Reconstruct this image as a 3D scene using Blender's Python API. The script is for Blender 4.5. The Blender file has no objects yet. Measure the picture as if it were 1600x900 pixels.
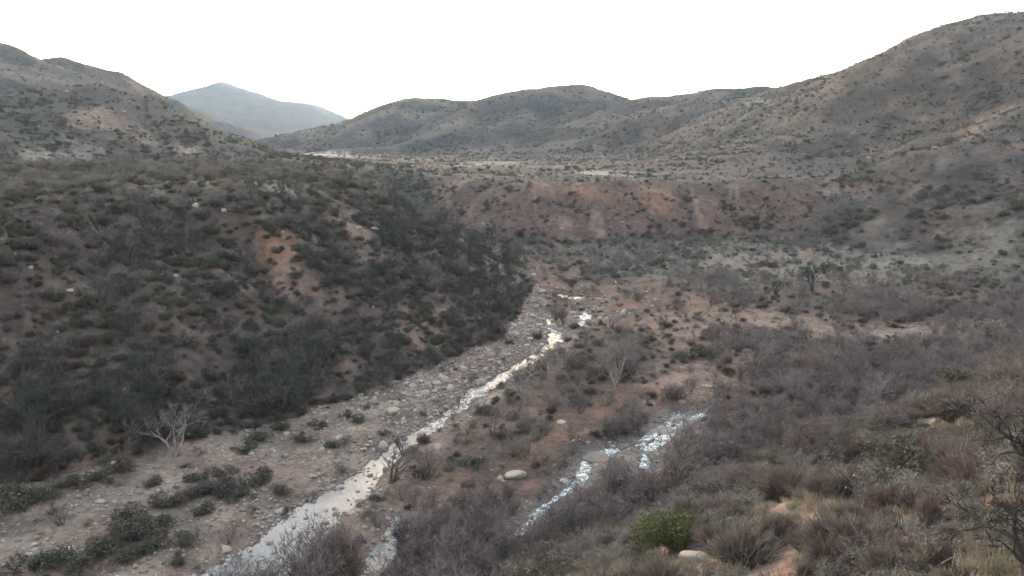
import bpy, bmesh, math, random
import numpy as np
from mathutils import Vector, Euler

# ------------------------------------------------------------------ camera, sky, sun, exposure
S = bpy.context.scene
CAM_Z = 38.0
PITCH = math.radians(9.93)          # looking down
FPX = 1256.0                        # focal length in pixels of the 1600 wide photograph
cam_d = bpy.data.cameras.new('camera'); cam = bpy.data.objects.new('camera', cam_d); bpy.context.scene.collection.objects.link(cam)
cam.location = (0, 0, CAM_Z); cam.rotation_euler = (math.pi/2 - PITCH, 0, 0)
cam_d.sensor_width = 36.0; cam_d.lens = 36.0*FPX/1600.0
cam_d.clip_start = 0.1; cam_d.clip_end = 60000
S.camera = cam

SUN_AZ = math.radians(-10.7)        # left of the view axis, behind the ridge
SUN_EL = math.radians(1.8)
W = bpy.data.worlds.new('World'); S.world = W; W.use_nodes = True
wn = W.node_tree; bg = wn.nodes['Background']
sky = wn.nodes.new('ShaderNodeTexSky'); sky.sky_type = 'NISHITA'; sky.sun_disc = False
sky.sun_elevation = SUN_EL; sky.sun_rotation = SUN_AZ
sky.air_density = 0.6; sky.dust_density = 0.85; sky.ozone_density = 0.22; sky.altitude = 300
wn.links.new(sky.outputs[0], bg.inputs[0]); bg.inputs[1].default_value = 0.12
sun_d = bpy.data.lights.new('sun', 'SUN'); sun = bpy.data.objects.new('sun', sun_d); bpy.context.scene.collection.objects.link(sun)
sun_d.energy = 2.0; sun_d.angle = math.radians(0.5); sun_d.color = (1, .86, .68)
sdir = Vector((math.sin(SUN_AZ)*math.cos(SUN_EL), math.cos(SUN_AZ)*math.cos(SUN_EL), math.sin(SUN_EL)))
sun.rotation_euler = sdir.to_track_quat('Z', 'Y').to_euler()
sun.location = (0, 0, 300)
S.view_settings.view_transform = 'Standard'; S.view_settings.look = 'None'
S.view_settings.exposure = 4.45; S.view_settings.gamma = 1.0
S.render.engine = 'CYCLES'
S.cycles.max_bounces = 4; S.cycles.diffuse_bounces = 2; S.cycles.glossy_bounces = 2
S.cycles.transmission_bounces = 2; S.cycles.volume_bounces = 0; S.cycles.transparent_max_bounces = 4
S.cycles.use_denoising = True; S.cycles.use_adaptive_sampling = True; S.cycles.adaptive_threshold = .025

rng = np.random.default_rng(11)
R0 = random.Random(5)

# ------------------------------------------------------------------ small maths
def tag(o, label=None, cat=None, group=None, kind=None):
    if label: o['label'] = label
    if cat: o['category'] = cat
    if group: o['group'] = group
    if kind: o['kind'] = kind
    return o

_perm = np.random.default_rng(3).permutation(65536).astype(np.int64)
def _hash(i, j, s):
    return _perm[(_perm[(i + s*131) & 65535] + j*7 + s*17) & 65535]
def noise(x, y, s=0):
    """gradient noise about -1..1"""
    xi = np.floor(x); yi = np.floor(y); xf = x - xi; yf = y - yi
    xi = xi.astype(np.int64); yi = yi.astype(np.int64)
    u = xf*xf*xf*(xf*(xf*6-15)+10); v = yf*yf*yf*(yf*(yf*6-15)+10)
    def g(i, j, dx, dy):
        a = _hash(i, j, s)*(2*math.pi/65536.0)
        return np.cos(a)*dx + np.sin(a)*dy
    n00 = g(xi, yi, xf, yf); n10 = g(xi+1, yi, xf-1, yf)
    n01 = g(xi, yi+1, xf, yf-1); n11 = g(xi+1, yi+1, xf-1, yf-1)
    a = n00 + u*(n10-n00); b = n01 + u*(n11-n01)
    return (a + v*(b-a))*1.5
def fbm(x, y, s=0, o=4, gain=.5):
    r = 0; a = 1.0
    for k in range(o):
        r = r + a*noise(x, y, s+k); x = x*2.03 + 17.1; y = y*2.03 + 5.7; a *= gain
    return r
def sstep(a, b, x):
    t = np.clip((x-a)/(b-a), 0, 1); return t*t*(3-2*t)
def smax(a, b, k):
    h = np.clip(.5 + .5*(a-b)/k, 0, 1)
    return b + (a-b)*h + k*h*(1-h)

cp, sp = math.cos(PITCH), math.sin(PITCH)
def ray(px, py):
    u = (px-800)/FPX; v = (450-py)/FPX
    return u, cp + v*sp, -sp + v*cp          # x, y, z per unit of t
def at(px, py, Y):
    dx, dy, dz = ray(px, py); t = Y/dy
    return dx*t, Y, CAM_Z + dz*t
def project(x, y, z):
    zz = z - CAM_Z
    d = y*cp - zz*sp; up = y*sp + zz*cp
    d = np.maximum(d, .01)
    return 800 + FPX*x/d, 450 - FPX*up/d, d

def poly_dist(x, y, pts, attrs=None):
    """distance to an open polyline, arclength there, interpolated attributes"""
    best = np.full(x.shape, 1e18); s_at = np.zeros(x.shape)
    at_ = [np.zeros(x.shape) for _ in range(len(attrs) if attrs else 0)]
    s0 = 0.0
    for i in range(len(pts)-1):
        ax, ay = pts[i][0], pts[i][1]; bx, by = pts[i+1][0], pts[i+1][1]
        dx, dy = bx-ax, by-ay; L2 = dx*dx+dy*dy; L = math.sqrt(L2)
        t = np.clip(((x-ax)*dx+(y-ay)*dy)/L2, 0, 1)
        d2 = (x-ax-t*dx)**2 + (y-ay-t*dy)**2
        m = d2 < best
        best = np.where(m, d2, best); s_at = np.where(m, s0+t*L, s_at)
        for k in range(len(at_)):
            at_[k] = np.where(m, attrs[k][i]+t*(attrs[k][i+1]-attrs[k][i]), at_[k])
        s0 += L
    return np.sqrt(best), s_at, at_
def inside(x, y, poly):
    c = np.zeros(x.shape, bool); n = len(poly); j = n-1
    for i in range(n):
        xi, yi = poly[i]; xj, yj = poly[j]
        m = ((yi > y) != (yj > y)) & (x < (xj-xi)*(y-yi)/((yj-yi) if yj != yi else 1e-9)+xi)
        c ^= m; j = i
    return c

# ------------------------------------------------------------------ the water courses (edges read off the photograph, laid on the valley floor)
def plane_z(y): return 0.006*(y-70.0)
def on_floor(px, py, off=0.0):
    dx, dy, dz = ray(px, py)
    t = (off - 0.42 - CAM_Z)/(dz - .006*dy)     # CAM_Z + dz t = .006 (dy t - 70) + off
    return dx*t, dy*t
def ribbon(rows, off):
    c = []; hw = []
    for (py, xl, xr) in rows:
        a = on_floor(xl, py, off); b = on_floor(xr, py, off)
        c.append(((a[0]+b[0])/2, (a[1]+b[1])/2)); hw.append(abs(b[0]-a[0])/2*.72)
    return c, hw
MAIN = ribbon([(1010, 50, 230), (960, 175, 340), (895, 295, 440), (860, 345, 492), (830, 392, 520), (800, 436, 552), (770, 486, 582), (740, 534, 602),
               (720, 564, 616), (700, 594, 636), (680, 628, 662), (665, 648, 686), (650, 678, 706), (635, 694, 728),
               (620, 714, 753), (605, 738, 772), (590, 760, 795), (578, 780, 804), (562, 812, 834), (548, 838, 860),
               (530, 856, 880), (514, 860, 876), (500, 852, 862), (486, 848, 860)], 0.0)
POOL = ribbon([(459, 842, 880), (461, 868, 900), (466, 905, 940)], 0.0)
FORK = ribbon([(480, 908, 920), (490, 908, 922), (500, 905, 918), (510, 902, 910)], 0.0)
BRAID = ribbon([(990, 490, 560), (930, 545, 590), (895, 562, 602), (870, 578, 610), (850, 592, 614), (832, 604, 622), (815, 614, 626), (798, 622, 630)], 0.15)
SIDE = ribbon([(852, 775, 782), (835, 790, 798), (825, 808, 816), (800, 828, 837), (770, 866, 872), (748, 896, 916), (730, 900, 922), (714, 912, 936),
               (702, 932, 956), (692, 956, 976)], 1.3)
UPPER = ribbon([(726, 998, 1012), (708, 1000, 1018), (694, 1006, 1026), (681, 1022, 1046), (668, 1038, 1062), (656, 1056, 1078), (647, 1072, 1096), (640, 1094, 1116)], 1.3)
SPILL = ribbon([(692, 990, 1004), (678, 1004, 1018), (664, 1024, 1038), (652, 1046, 1058), (638, 1060, 1072)], 1.3)
MAIN_Y = [p[1] for p in MAIN[0]]; MAIN_X = [p[0] for p in MAIN[0]]
def stream_fields(x, y):
    """signed distance to the water's edge of the low and the high channels"""
    lo = np.full(x.shape, 60.0); hi = np.full(x.shape, 60.0)
    m = (np.abs(x-5) < 150) & (y > 20) & (y < 300)
    xs, ys = x[m], y[m]
    l = np.full(xs.shape, 60.0)
    for c, hw in (MAIN, POOL, FORK, BRAID):
        d, _, a = poly_dist(xs, ys, c, [hw]); l = np.minimum(l, d-a[0])
    h = np.full(xs.shape, 60.0)
    for c, hw in (SIDE, UPPER, SPILL):
        d, _, a = poly_dist(xs, ys, c, [hw]); h = np.minimum(h, d-a[0])
    lo[m] = l; hi[m] = h
    return lo, hi

# ------------------------------------------------------------------ landforms
def crest(rows):
    """rows of (px, py, forward distance, half width, base height)"""
    pts = [at(a, b, Y) for a, b, Y, _, _ in rows]
    return [(p[0], p[1]) for p in pts], [p[2] for p in pts], [r[3] for r in rows], [r[4] for r in rows]
HILL_L2 = crest([(-420, 120, 330, 170, 30), (-200, 140, 350, 170, 30), (-60, 160, 360, 150, 32), (60, 141, 375, 130, 32), (150, 131, 385, 125, 32), (230, 150, 390, 115, 32), (300, 186, 392, 90, 31), (370, 214, 395, 70, 30), (425, 240, 398, 50, 28)])
RIDGE_L3 = crest([(-500, 20, 800, 400, 30), (-160, 45, 950, 430, 32), (0, 70, 1000, 450, 32), (60, 95, 1030, 420, 32), (100, 92, 1060, 430, 32), (180, 114, 1080, 380, 32), (270, 151, 1100, 260, 30), (330, 192, 1120, 150, 28), (400, 226, 1130, 90, 26)])
MOUNT_2 = crest([(180, 140, 2500, 900, 40), (260, 158, 2500, 700, 40), (330, 186, 2450, 500, 35), (400, 212, 2400, 300, 30), (440, 224, 2350, 200, 25)])
MOUNT = crest([(60, 150, 5200, 2200, 30), (200, 170, 5000, 2200, 30), (270, 150, 5000, 2200, 30), (310, 140, 5000, 2200, 30), (350, 127, 5000, 2300, 30), (390, 140, 5000, 2300, 30), (440, 157, 5000, 2200, 30), (490, 161, 5000, 2000, 30), (550, 186, 5000, 1800, 30),
               (620, 200, 5300, 1800, 30), (800, 195, 5600, 1800, 30), (1000, 195, 5600, 1800, 30), (1400, 180, 5600, 1800, 30)])  # points on this line: unseen range behind the hills, added to block low sun
HILL_C = crest([(440, 226, 1500, 120, 26), (500, 208, 1450, 220, 27), (550, 190, 1400, 300, 27), (600, 170, 1380, 380, 27), (660, 153, 1350, 430, 27), (735, 158, 1350, 420, 27), (800, 145, 1330, 450, 27), (860, 136, 1300, 460, 27), (910, 131, 1300, 460, 27), (955, 144, 1280, 430, 27), (1010, 163, 1260, 400, 27),
                (1060, 150, 1200, 400, 27), (1130, 137, 1150, 400, 27), (1195, 138, 1120, 400, 27), (1240, 148, 1080, 380, 27)])
HILL_C_SPUR = crest([(870, 150, 1250, 190, 26), (815, 178, 1080, 150, 26), (770, 212, 940, 100, 26), (730, 240, 850, 60, 25)])
HILL_C_SPUR2 = crest([(1130, 150, 1120, 200, 26), (1080, 195, 900, 160, 26), (1040, 235, 760, 90, 25)])
HILL_R = crest([(1215, 150, 1060, 330, 26), (1250, 147, 960, 330, 26), (1300, 127, 860, 330, 24), (1380, 101, 760, 330, 20), (1450, 80, 690, 330, 12), (1500, 51, 640, 330, 6), (1545, 24, 600, 330, 4), (1600, 18, 560, 320, 3), (1700, 10, 520, 300, 2), (1900, -60, 470, 320, 0), (2300, -120, 420, 350, 0)])
HILL_R_SPUR = crest([(1440, 95, 670, 160, 14), (1330, 165, 600, 150, 20), (1220, 215, 520, 110, 22), (1120, 252, 440, 60, 22)])
HILL_R_SPUR2 = crest([(1580, 60, 560, 130, 6), (1560, 150, 470, 130, 4), (1530, 250, 390, 100, 2), (1500, 340, 325, 60, 2)])

LEFT_BASE = [(-700, -120), (-260, -40), (-120, 40), (-64, 71), (-47, 84), (-33, 97), (-21, 114), (0, 152), (5, 190), (8, 212), (2, 240), (-22, 285), (-80, 330), (-220, 390), (-700, 470)]
LEFT_POLY = LEFT_BASE + [(-9000, 470), (-9000, -120)]
MESA_BASE = [(-900, 560), (-240, 450), (-90, 372), (-30, 300), (-8, 276), (22, 279), (60, 284), (115, 288), (184, 290), (260, 280), (700, 200)]
MESA_POLY = MESA_BASE + [(9000, 200), (9000, 9000), (-9000, 9000), (-9000, 560)]

NEAR_PTS = [(1600, 900, 25), (1400, 900, 27), (1200, 900, 33), (1085, 876, 41), (850, 900, 48), (1600, 700, 42), (1400, 760, 45), (1250, 800, 46), (1100, 762, 63),
            (1300, 692, 76), (1450, 622, 88), (1600, 560, 88), (1750, 900, 22), (1750, 600, 70), (1000, 880, 44), (700, 960, 48)]
def _near_fix():
    o = []
    for px, py, t in NEAR_PTS:
        dx, dy, dz = ray(px, py); k = t/math.hypot(dx, dy)
        X_, Y_, Z_ = dx*k, dy*k, CAM_Z+dz*k
        o.append((X_, Y_, Z_-(36.4 + .42*X_ - .55*Y_)))
    return o + [(0, 0, -.4), (-8, 0, -1), (8, -6, 0), (-6, 8, -1.5)]
NEAR_FIX = _near_fix()
def near_fix(x, y):
    a = np.zeros(x.shape); w = np.full(x.shape, .12)
    for X_, Y_, d in NEAR_FIX:
        sg = 4.0 if math.hypot(X_, Y_) < 12 else 7 if math.hypot(X_, Y_) < 35 else 11
        g = np.exp(-((x-X_)**2+(y-Y_)**2)/(2*sg*sg)); a += g*d; w += g
    return a/w

def ridge(x, y, R, seed, gul=.3, lam=90., soft=.06):
    """slopes that fall from a crest line; where two stretches are equally near their slopes blend"""
    pts, zc, wd, zb = R
    wx = .5*fbm(x/lam*.6, y/lam*.6, seed+9, 2)
    T, D, S0 = [], [], []; s0 = 0.0
    for i in range(len(pts)-1):
        ax, ay = pts[i]; dx, dy = pts[i+1][0]-ax, pts[i+1][1]-ay; L = math.hypot(dx, dy)
        t = np.clip(((x-ax)*dx+(y-ay)*dy)/(L*L), 0, 1)
        T.append(t); D.append(np.hypot(x-ax-t*dx, y-ay-t*dy)); S0.append((s0, L)); s0 += L
    dm = D[0]
    for d in D[1:]: dm = np.minimum(dm, d)
    sw = np.zeros(x.shape); z = np.zeros(x.shape); w = np.zeros(x.shape); b = np.zeros(x.shape); g = np.zeros(x.shape)
    for i, (t, d) in enumerate(zip(T, D)):
        k = np.exp(-(d-dm)/(.10*dm+3.0))
        sw += k; z += k*(zc[i]+t*(zc[i+1]-zc[i])); w += k*(wd[i]+t*(wd[i+1]-wd[i])); b += k*(zb[i]+t*(zb[i+1]-zb[i]))
        m = (k > .02) & (d < 2.0*max(wd))
        if m.any(): g[m] += k[m]*fbm((S0[i][0]+t[m]*S0[i][1])/lam + wx[m], dm[m]/max(wd)*.9 + seed, seed, 3)
    z /= sw; w /= sw; b /= sw; g /= sw
    q = dm/w
    q = q*(1 + gul*g*sstep(0.02, .45, q))
    prof = 1 + soft - np.sqrt(q*q + soft*soft)
    return b + (z-b)*np.maximum(prof, 0) - .4*w*np.maximum(q-1-soft, 0)

def bluff(x, y, base, poly, slope, cap, rise, seed, gul=.25):
    d, s, _ = poly_dist(x, y, base)
    d = np.where(inside(x, y, poly), d, -d)
    g = fbm(s/26., d/90., seed, 3)
    dd = d*(1 + gul*g*sstep(2, 20, d)) + 2.0*fbm(x/14., y/14., seed+5, 2)*sstep(-2, 8, d)
    h = slope*dd
    k = 7.0
    capd = cap + rise*np.maximum(d, 0)
    # smooth minimum of the slope and the tread of the terrace
    t = np.clip(.5+.5*(capd-h)/k, 0, 1)
    h2 = capd + (h-capd)*t - k*t*(1-t)
    return h2, d

def terrain(x, y):
    """height, zone (0 floor, 1 left hill, 2 terrace, 3 right hill, 4 far hills, 5 mountain, 6 near hillside), lo, hi"""
    x = np.asarray(x, float); y = np.asarray(y, float)
    r = np.hypot(x, y)
    lo, hi = stream_fields(x, y)
    pl = plane_z(np.clip(y, -50, 330))
    wob = fbm(x/9., y/9., 21, 3)
    bank = 1.1*sstep(0, 5, lo) + .9*sstep(5, 26, lo)
    shoal = fbm(x/2.6, y/2.6, 25, 3)
    lo = lo + 1.25*fbm(x/5.5, y/5.5, 27, 3)*sstep(12, 2, np.abs(lo)); hi = hi + .3*fbm(x/2.2, y/2.2, 29, 2)*sstep(8, 1, np.abs(hi))
    zf = pl - .42 + bank - .38*sstep(.4, -1.0, lo) + (.30*np.maximum(shoal, 0) + .12*shoal)*sstep(1.5, -.5, lo)*np.maximum(sstep(90, 115, y), sstep(2.5, 5, x-np.interp(y, MAIN_Y, MAIN_X))) + (.22*wob + .1*fbm(x/1.7, y/1.7, 31, 2))*sstep(-.3, 3, lo)
    # high side channel over the rock ledges
    zs = pl - .42 + 1.3 - .2
    k = sstep(3.5, -.2, hi)*sstep(6, 12, lo)
    zf = zf*(1-k) + (zs - .25*sstep(.3, -.6, hi))*k
    zf = zf + 2.5*sstep(225, 300, y)*sstep(0, 60, x+40)
    Z = zf; zone = np.zeros(x.shape, int)
    def add(h, zid, k, mask=None):
        nonlocal Z, zone
        zone = np.where(h > Z, zid, zone)
        Z = smax(h, Z, k)
    m = np.ones(x.shape, bool)
    hM, dM = bluff(x, y, MESA_BASE, MESA_POLY, .64, 22.5, 0.0, 41, .32)
    hM = hM + 3.2*sstep(40, 150, dM) + .8*fbm(x/70., y/70., 47, 3)*sstep(50, 120, dM)
    add(np.where(dM > -60, hM + 2.6, -50), 2, 2.0)
    hL, dL = bluff(x, y, LEFT_BASE, LEFT_POLY, .60, 29.0, .035, 51, .22)
    hL = np.minimum(hL, 60) + .9*fbm(x/22., y/22., 57, 3)*sstep(8, 40, dL)
    add(np.where(dL > -60, hL, -50), 1, 1.5)
    add(ridge(x, y, HILL_L2, 61, .34, 45.), 1, 5)
    far = y > 150
    def addr(Rr, seed, zid, k, gul, lam, soft=.06):
        h = np.full(x.shape, -80.)
        h[far] = ridge(x[far], y[far], Rr, seed, gul, lam, soft); add(h, zid, k)
    addr(HILL_R, 71, 3, 6, .55, 120.)
    addr(HILL_R_SPUR, 73, 3, 8, .25, 60.); addr(HILL_R_SPUR2, 75, 3, 8, .25, 50.)
    addr(RIDGE_L3, 81, 4, 8, .45, 170.)
    addr(HILL_C, 83, 4, 8, .8, 140.); addr(HILL_C_SPUR, 85, 4, 10, .25, 80.); addr(HILL_C_SPUR2, 87, 4, 10, .25, 80.)
    addr(MOUNT_2, 91, 5, 10, .3, 300.); addr(MOUNT, 93, 5, 10, .35, 700., .03)
    # the hillside the photograph is taken from
    hN = 36.4 + .42*x - .55*y + near_fix(x, y) + .9*fbm(x/17., y/17., 101, 3)*sstep(10, 30, r)
    hN = 110 - np.logaddexp(0, (110-hN)/14.)*14 if False else np.minimum(hN, 110 + 12*fbm(x/200., y/200., 103, 2))
    add(hN, 6, 2.5)
    rough = np.where(zone == 0, 0, 1.0)
    Z = Z + rough*(.28*fbm(x/4.5, y/4.5, 111, 3)*sstep(6, 20, r) + 1.5*fbm(x/40., y/40., 117, 3)*sstep(120, 300, r) + sstep(500, 1200, r)*5*fbm(x/130., y/130., 119, 3))
    return Z, zone, lo, hi

# ------------------------------------------------------------------ polar sampling of the ground round the view point
rr = [1.2]
while rr[-1] < 12000:
    q = rr[-1]
    k = .03 if q < 35 else .0052 if q < 150 else .0058 if q < 330 else .012 if q < 700 else .013 if q < 1700 else .03
    rr.append(q*(1+k))
rr = np.array(rr)
az_in = np.radians(np.arange(-40, 40.001, .125))
az_out = np.radians(np.concatenate([np.arange(42.5, 317.6, 2.5)]))
az = np.concatenate([az_in, az_out])
NR, NA = len(rr), len(az)
AZ, RR = np.meshgrid(az, rr)
GX = RR*np.sin(AZ); GY = RR*np.cos(AZ)
GZ, ZONE, LO, HI = terrain(GX.ravel(), GY.ravel())
GZ = GZ.reshape(NR, NA); ZONE = ZONE.reshape(NR, NA); LO = LO.reshape(NR, NA); HI = HI.reshape(NR, NA)
ELEV = (GZ-CAM_Z)/RR
CUM = np.maximum.accumulate(ELEV, axis=0)

def grid_idx(x, y):
    r = np.hypot(x, y); a = np.arctan2(x, y)
    ir = np.clip(np.searchsorted(rr, r)-1, 0, NR-2)
    ia = np.clip(((np.degrees(a)+40)/.125).astype(int), 0, len(az_in)-2)
    fr = np.clip((r-rr[ir])/(rr[ir+1]-rr[ir]), 0, 1); fa = np.clip((np.degrees(a)+40)/.125-ia, 0, 1)
    return ir, ia, fr, fa
def ground(x, y):
    x = np.asarray(x, float); y = np.asarray(y, float)
    ir, ia, fr, fa = grid_idx(x, y)
    return (GZ[ir, ia]*(1-fr)*(1-fa)+GZ[ir+1, ia]*fr*(1-fa)+GZ[ir, ia+1]*(1-fr)*fa+GZ[ir+1, ia+1]*fr*fa)
def visible(x, y, ztop, back=3):
    ir, ia, _, _ = grid_idx(x, y)
    return (ztop-CAM_Z)/np.hypot(x, y) > CUM[np.maximum(ir-back, 0), ia]
def hit(px, py):
    """first ground point along the ray through a photograph pixel"""
    dx, dy, dz = ray(px, py)
    a = math.atan2(dx, dy); ia = int(np.clip(round((math.degrees(a)+40)/.125), 0, len(az_in)-1))
    e = dz/math.hypot(dx, dy)
    k = np.nonzero(ELEV[:, ia] >= e)[0]
    if len(k) == 0: return None
    k = max(int(k[0]), 1)
    e0, e1 = ELEV[k-1, ia], ELEV[k, ia]
    t = (e-e0)/max(e1-e0, 1e-9); r = rr[k-1]+t*(rr[k]-rr[k-1])
    x, y = r*math.sin(a), r*math.cos(a)
    return x, y, float(ground(np.array([x]), np.array([y]))[0]), r

# ------------------------------------------------------------------ soil colours: patches of bare earth, sand and grass that belong to the ground
SOIL = dict(scar=(.24, .13, .084), red=(.165, .10, .08), clay=(.225, .150, .118), tan=(.22, .168, .138), gravel=(.27, .205, .165), grass=(.20, .17, .14), straw=(.33, .295, .25), duff=(.092, .068, .059), rust=(.155, .09, .068), sage=(.060, .049, .043), rock=(.21, .18, .16))
def warm(c_): return (c_[0]*1.07, c_[1]*.99, c_[2]*.96)
SOIL = {k_: warm(c_) for k_, c_ in SOIL.items()}
PATCH = [ # px, py, radius px, stretch of the vertical, colour, strength
    (440, 392, 30, 1.5, 'scar', .8), (458, 428, 24, 1.4, 'clay', .9), (555, 365, 26, 1.2, 'clay', .95), (575, 385, 20, 1.2, 'clay', .6), (480, 445, 22, 1.2, 'clay', .5),
    (150, 186, 46, .4, 'clay', .6), (185, 195, 30, .5, 'clay', .5), (285, 235, 22, .8, 'tan', .7), (230, 222, 16, 1.4, 'tan', .5), (305, 238, 12, 1., 'tan', .7),
    (884, 350, 13, 3.0, 'clay', 1.0), (884, 368, 10, 2.0, 'clay', 1.0), (932, 345, 13, 2.6, 'clay', 1.0), (936, 362, 10, 2.0, 'clay', 1.0), (850, 296, 20, .5, 'scar', .8), (920, 299, 20, .6, 'scar', .8), (895, 296, 16, .5, 'scar', .8), (1030, 303, 26, 1.2, 'scar', .8), (1010, 300, 12, 1., 'scar', .8), (590, 290, 16, 1., 'scar', .6), (960, 325, 26, 1.2, 'red', .6), (810, 330, 22, 1.6, 'red', .6), (1120, 330, 30, 1.3, 'red', .5),
    (1295, 295, 22, 1.0, 'clay', .5), (1350, 300, 18, 1.2, 'clay', .4), (1360, 350, 18, 1.3, 'tan', .3), (1430, 300, 16, 1.6, 'tan', .25), (1240, 330, 24, 1.2, 'red', .4),
    (1555, 180, 22, 1.0, 'tan', .45), (1530, 200, 22, 1.0, 'tan', .3), (1590, 230, 16, 1.4, 'clay', .35), (1480, 250, 20, 1.3, 'tan', .22), (1580, 280, 18, 1.4, 'clay', .3), (1540, 330, 18, 1.4, 'tan', .2),
    (1185, 160, 16, .6, 'rock', .6), (1200, 166, 12, .6, 'rock', .5), (1240, 215, 24, .7, 'tan', .25), (1170, 220, 28, .7, 'tan', .3),
    (640, 520, 18, 2.2, 'clay', .5), (660, 545, 14, 2.0, 'clay', .6), (500, 500, 22, 1.2, 'clay', .35), (540, 570, 22, 1.2, 'clay', .35), (700, 500, 18, 1.6, 'tan', .4), (620, 470, 18, 1.2, 'tan', .4),
    (760, 570, 34, .5, 'red', .8), (800, 545, 30, .5, 'red', .7), (720, 590, 26, .5, 'red', .7), (690, 640, 24, .6, 'rust', .6), (650, 700, 30, .5, 'rust', .4), (560, 760, 30, .4, 'rust', .5), (460, 800, 26, .4, 'rust', .5),
    (1010, 472, 90, .25, 'rust', .95), (930, 462, 70, .25, 'rust', .95), (1090, 480, 60, .25, 'red', .8), (860, 445, 60, .3, 'red', .8), (960, 500, 50, .4, 'red', .5), (800, 432, 50, .3, 'tan', .7),
    (1170, 500, 60, .4, 'clay', .8), (1060, 505, 60, .4, 'clay', .6), (1250, 512, 60, .3, 'clay', .7), (1110, 590, 50, .5, 'clay', .9), (1050, 600, 50, .4, 'clay', .9), (1150, 555, 40, .5, 'clay', .8), (990, 620, 50, .4, 'rust', .9), (930, 645, 46, .4, 'rust', .9), (880, 675, 44, .4, 'rust', .9), (840, 705, 40, .5, 'rust', .9), (800, 735, 34, .5, 'rust', .7),
    (1290, 560, 60, .5, 'rust', .5), (1220, 640, 50, .4, 'rust', .4), (1420, 520, 60, .2, 'tan', .9), (1500, 520, 70, .18, 'tan', .9), (1350, 520, 50, .2, 'tan', .6), (1580, 520, 60, .18, 'tan', .8),
    (1320, 410, 110, .2, 'grass', .5), (1480, 405, 110, .22, 'grass', .55), (1150, 412, 90, .22, 'grass', .4), (1160, 408, 60, .2, 'clay', .6), (1240, 398, 50, .2, 'clay', .5),
    (945, 271, 62, .06, 'straw', .7), (1000, 271, 45, .05, 'straw', .6), (860, 260, 60, .03, 'straw', .3), (495, 243, 60, .07, 'straw', 1.0), (560, 248, 50, .03, 'straw', .35), (650, 249, 50, .03, 'straw', .3), (770, 258, 60, .06, 'straw', .4),
    (330, 292, 24, .3, 'grass', .6), (350, 291, 20, .3, 'straw', .45), (230, 290, 24, .3, 'grass', .5), (430, 293, 26, .3, 'straw', .45), (405, 292, 20, .3, 'grass', .5), (130, 240, 40, .4, 'grass', .6), (100, 250, 40, .4, 'grass', .6), (60, 245, 30, .4, 'grass', .5), (250, 265, 30, .3, 'grass', .5),
    (1250, 790, 40, .7, 'clay', .8), (1210, 800, 28, 1., 'clay', .8), (1390, 730, 40, .6, 'rust', .7), (1380, 790, 36, .6, 'clay', .6), (1240, 880, 40, .6, 'rust', .6), (1540, 720, 40, .7, 'clay', .5), (1440, 860, 50, .6, 'clay', .4), (1450, 660, 50, .25, 'tan', .9), (1400, 672, 40, .25, 'tan', .7), (1560, 640, 40, .6, 'grass', .6), (1500, 770, 60, .6, 'grass', .5),
]
PW = []
for px, py, rp, st, cn, k in PATCH:
    h = hit(px, py)
    if h is None: continue
    hu = hit(px, py-rp*st*.5); hd = hit(px, py+rp*st*.5)
    rad_r = abs((hu[3] if hu else h[3]*1.1)-(hd[3] if hd else h[3]*.9))
    rad_r = max(min(rad_r, h[3]*.5, 1e9 if st < .3 else 1.6*rp*h[3]/FPX), .3)
    PW.append((h[0], h[1], h[3], rp*h[3]/FPX, rad_r, SOIL[cn], k))

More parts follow.
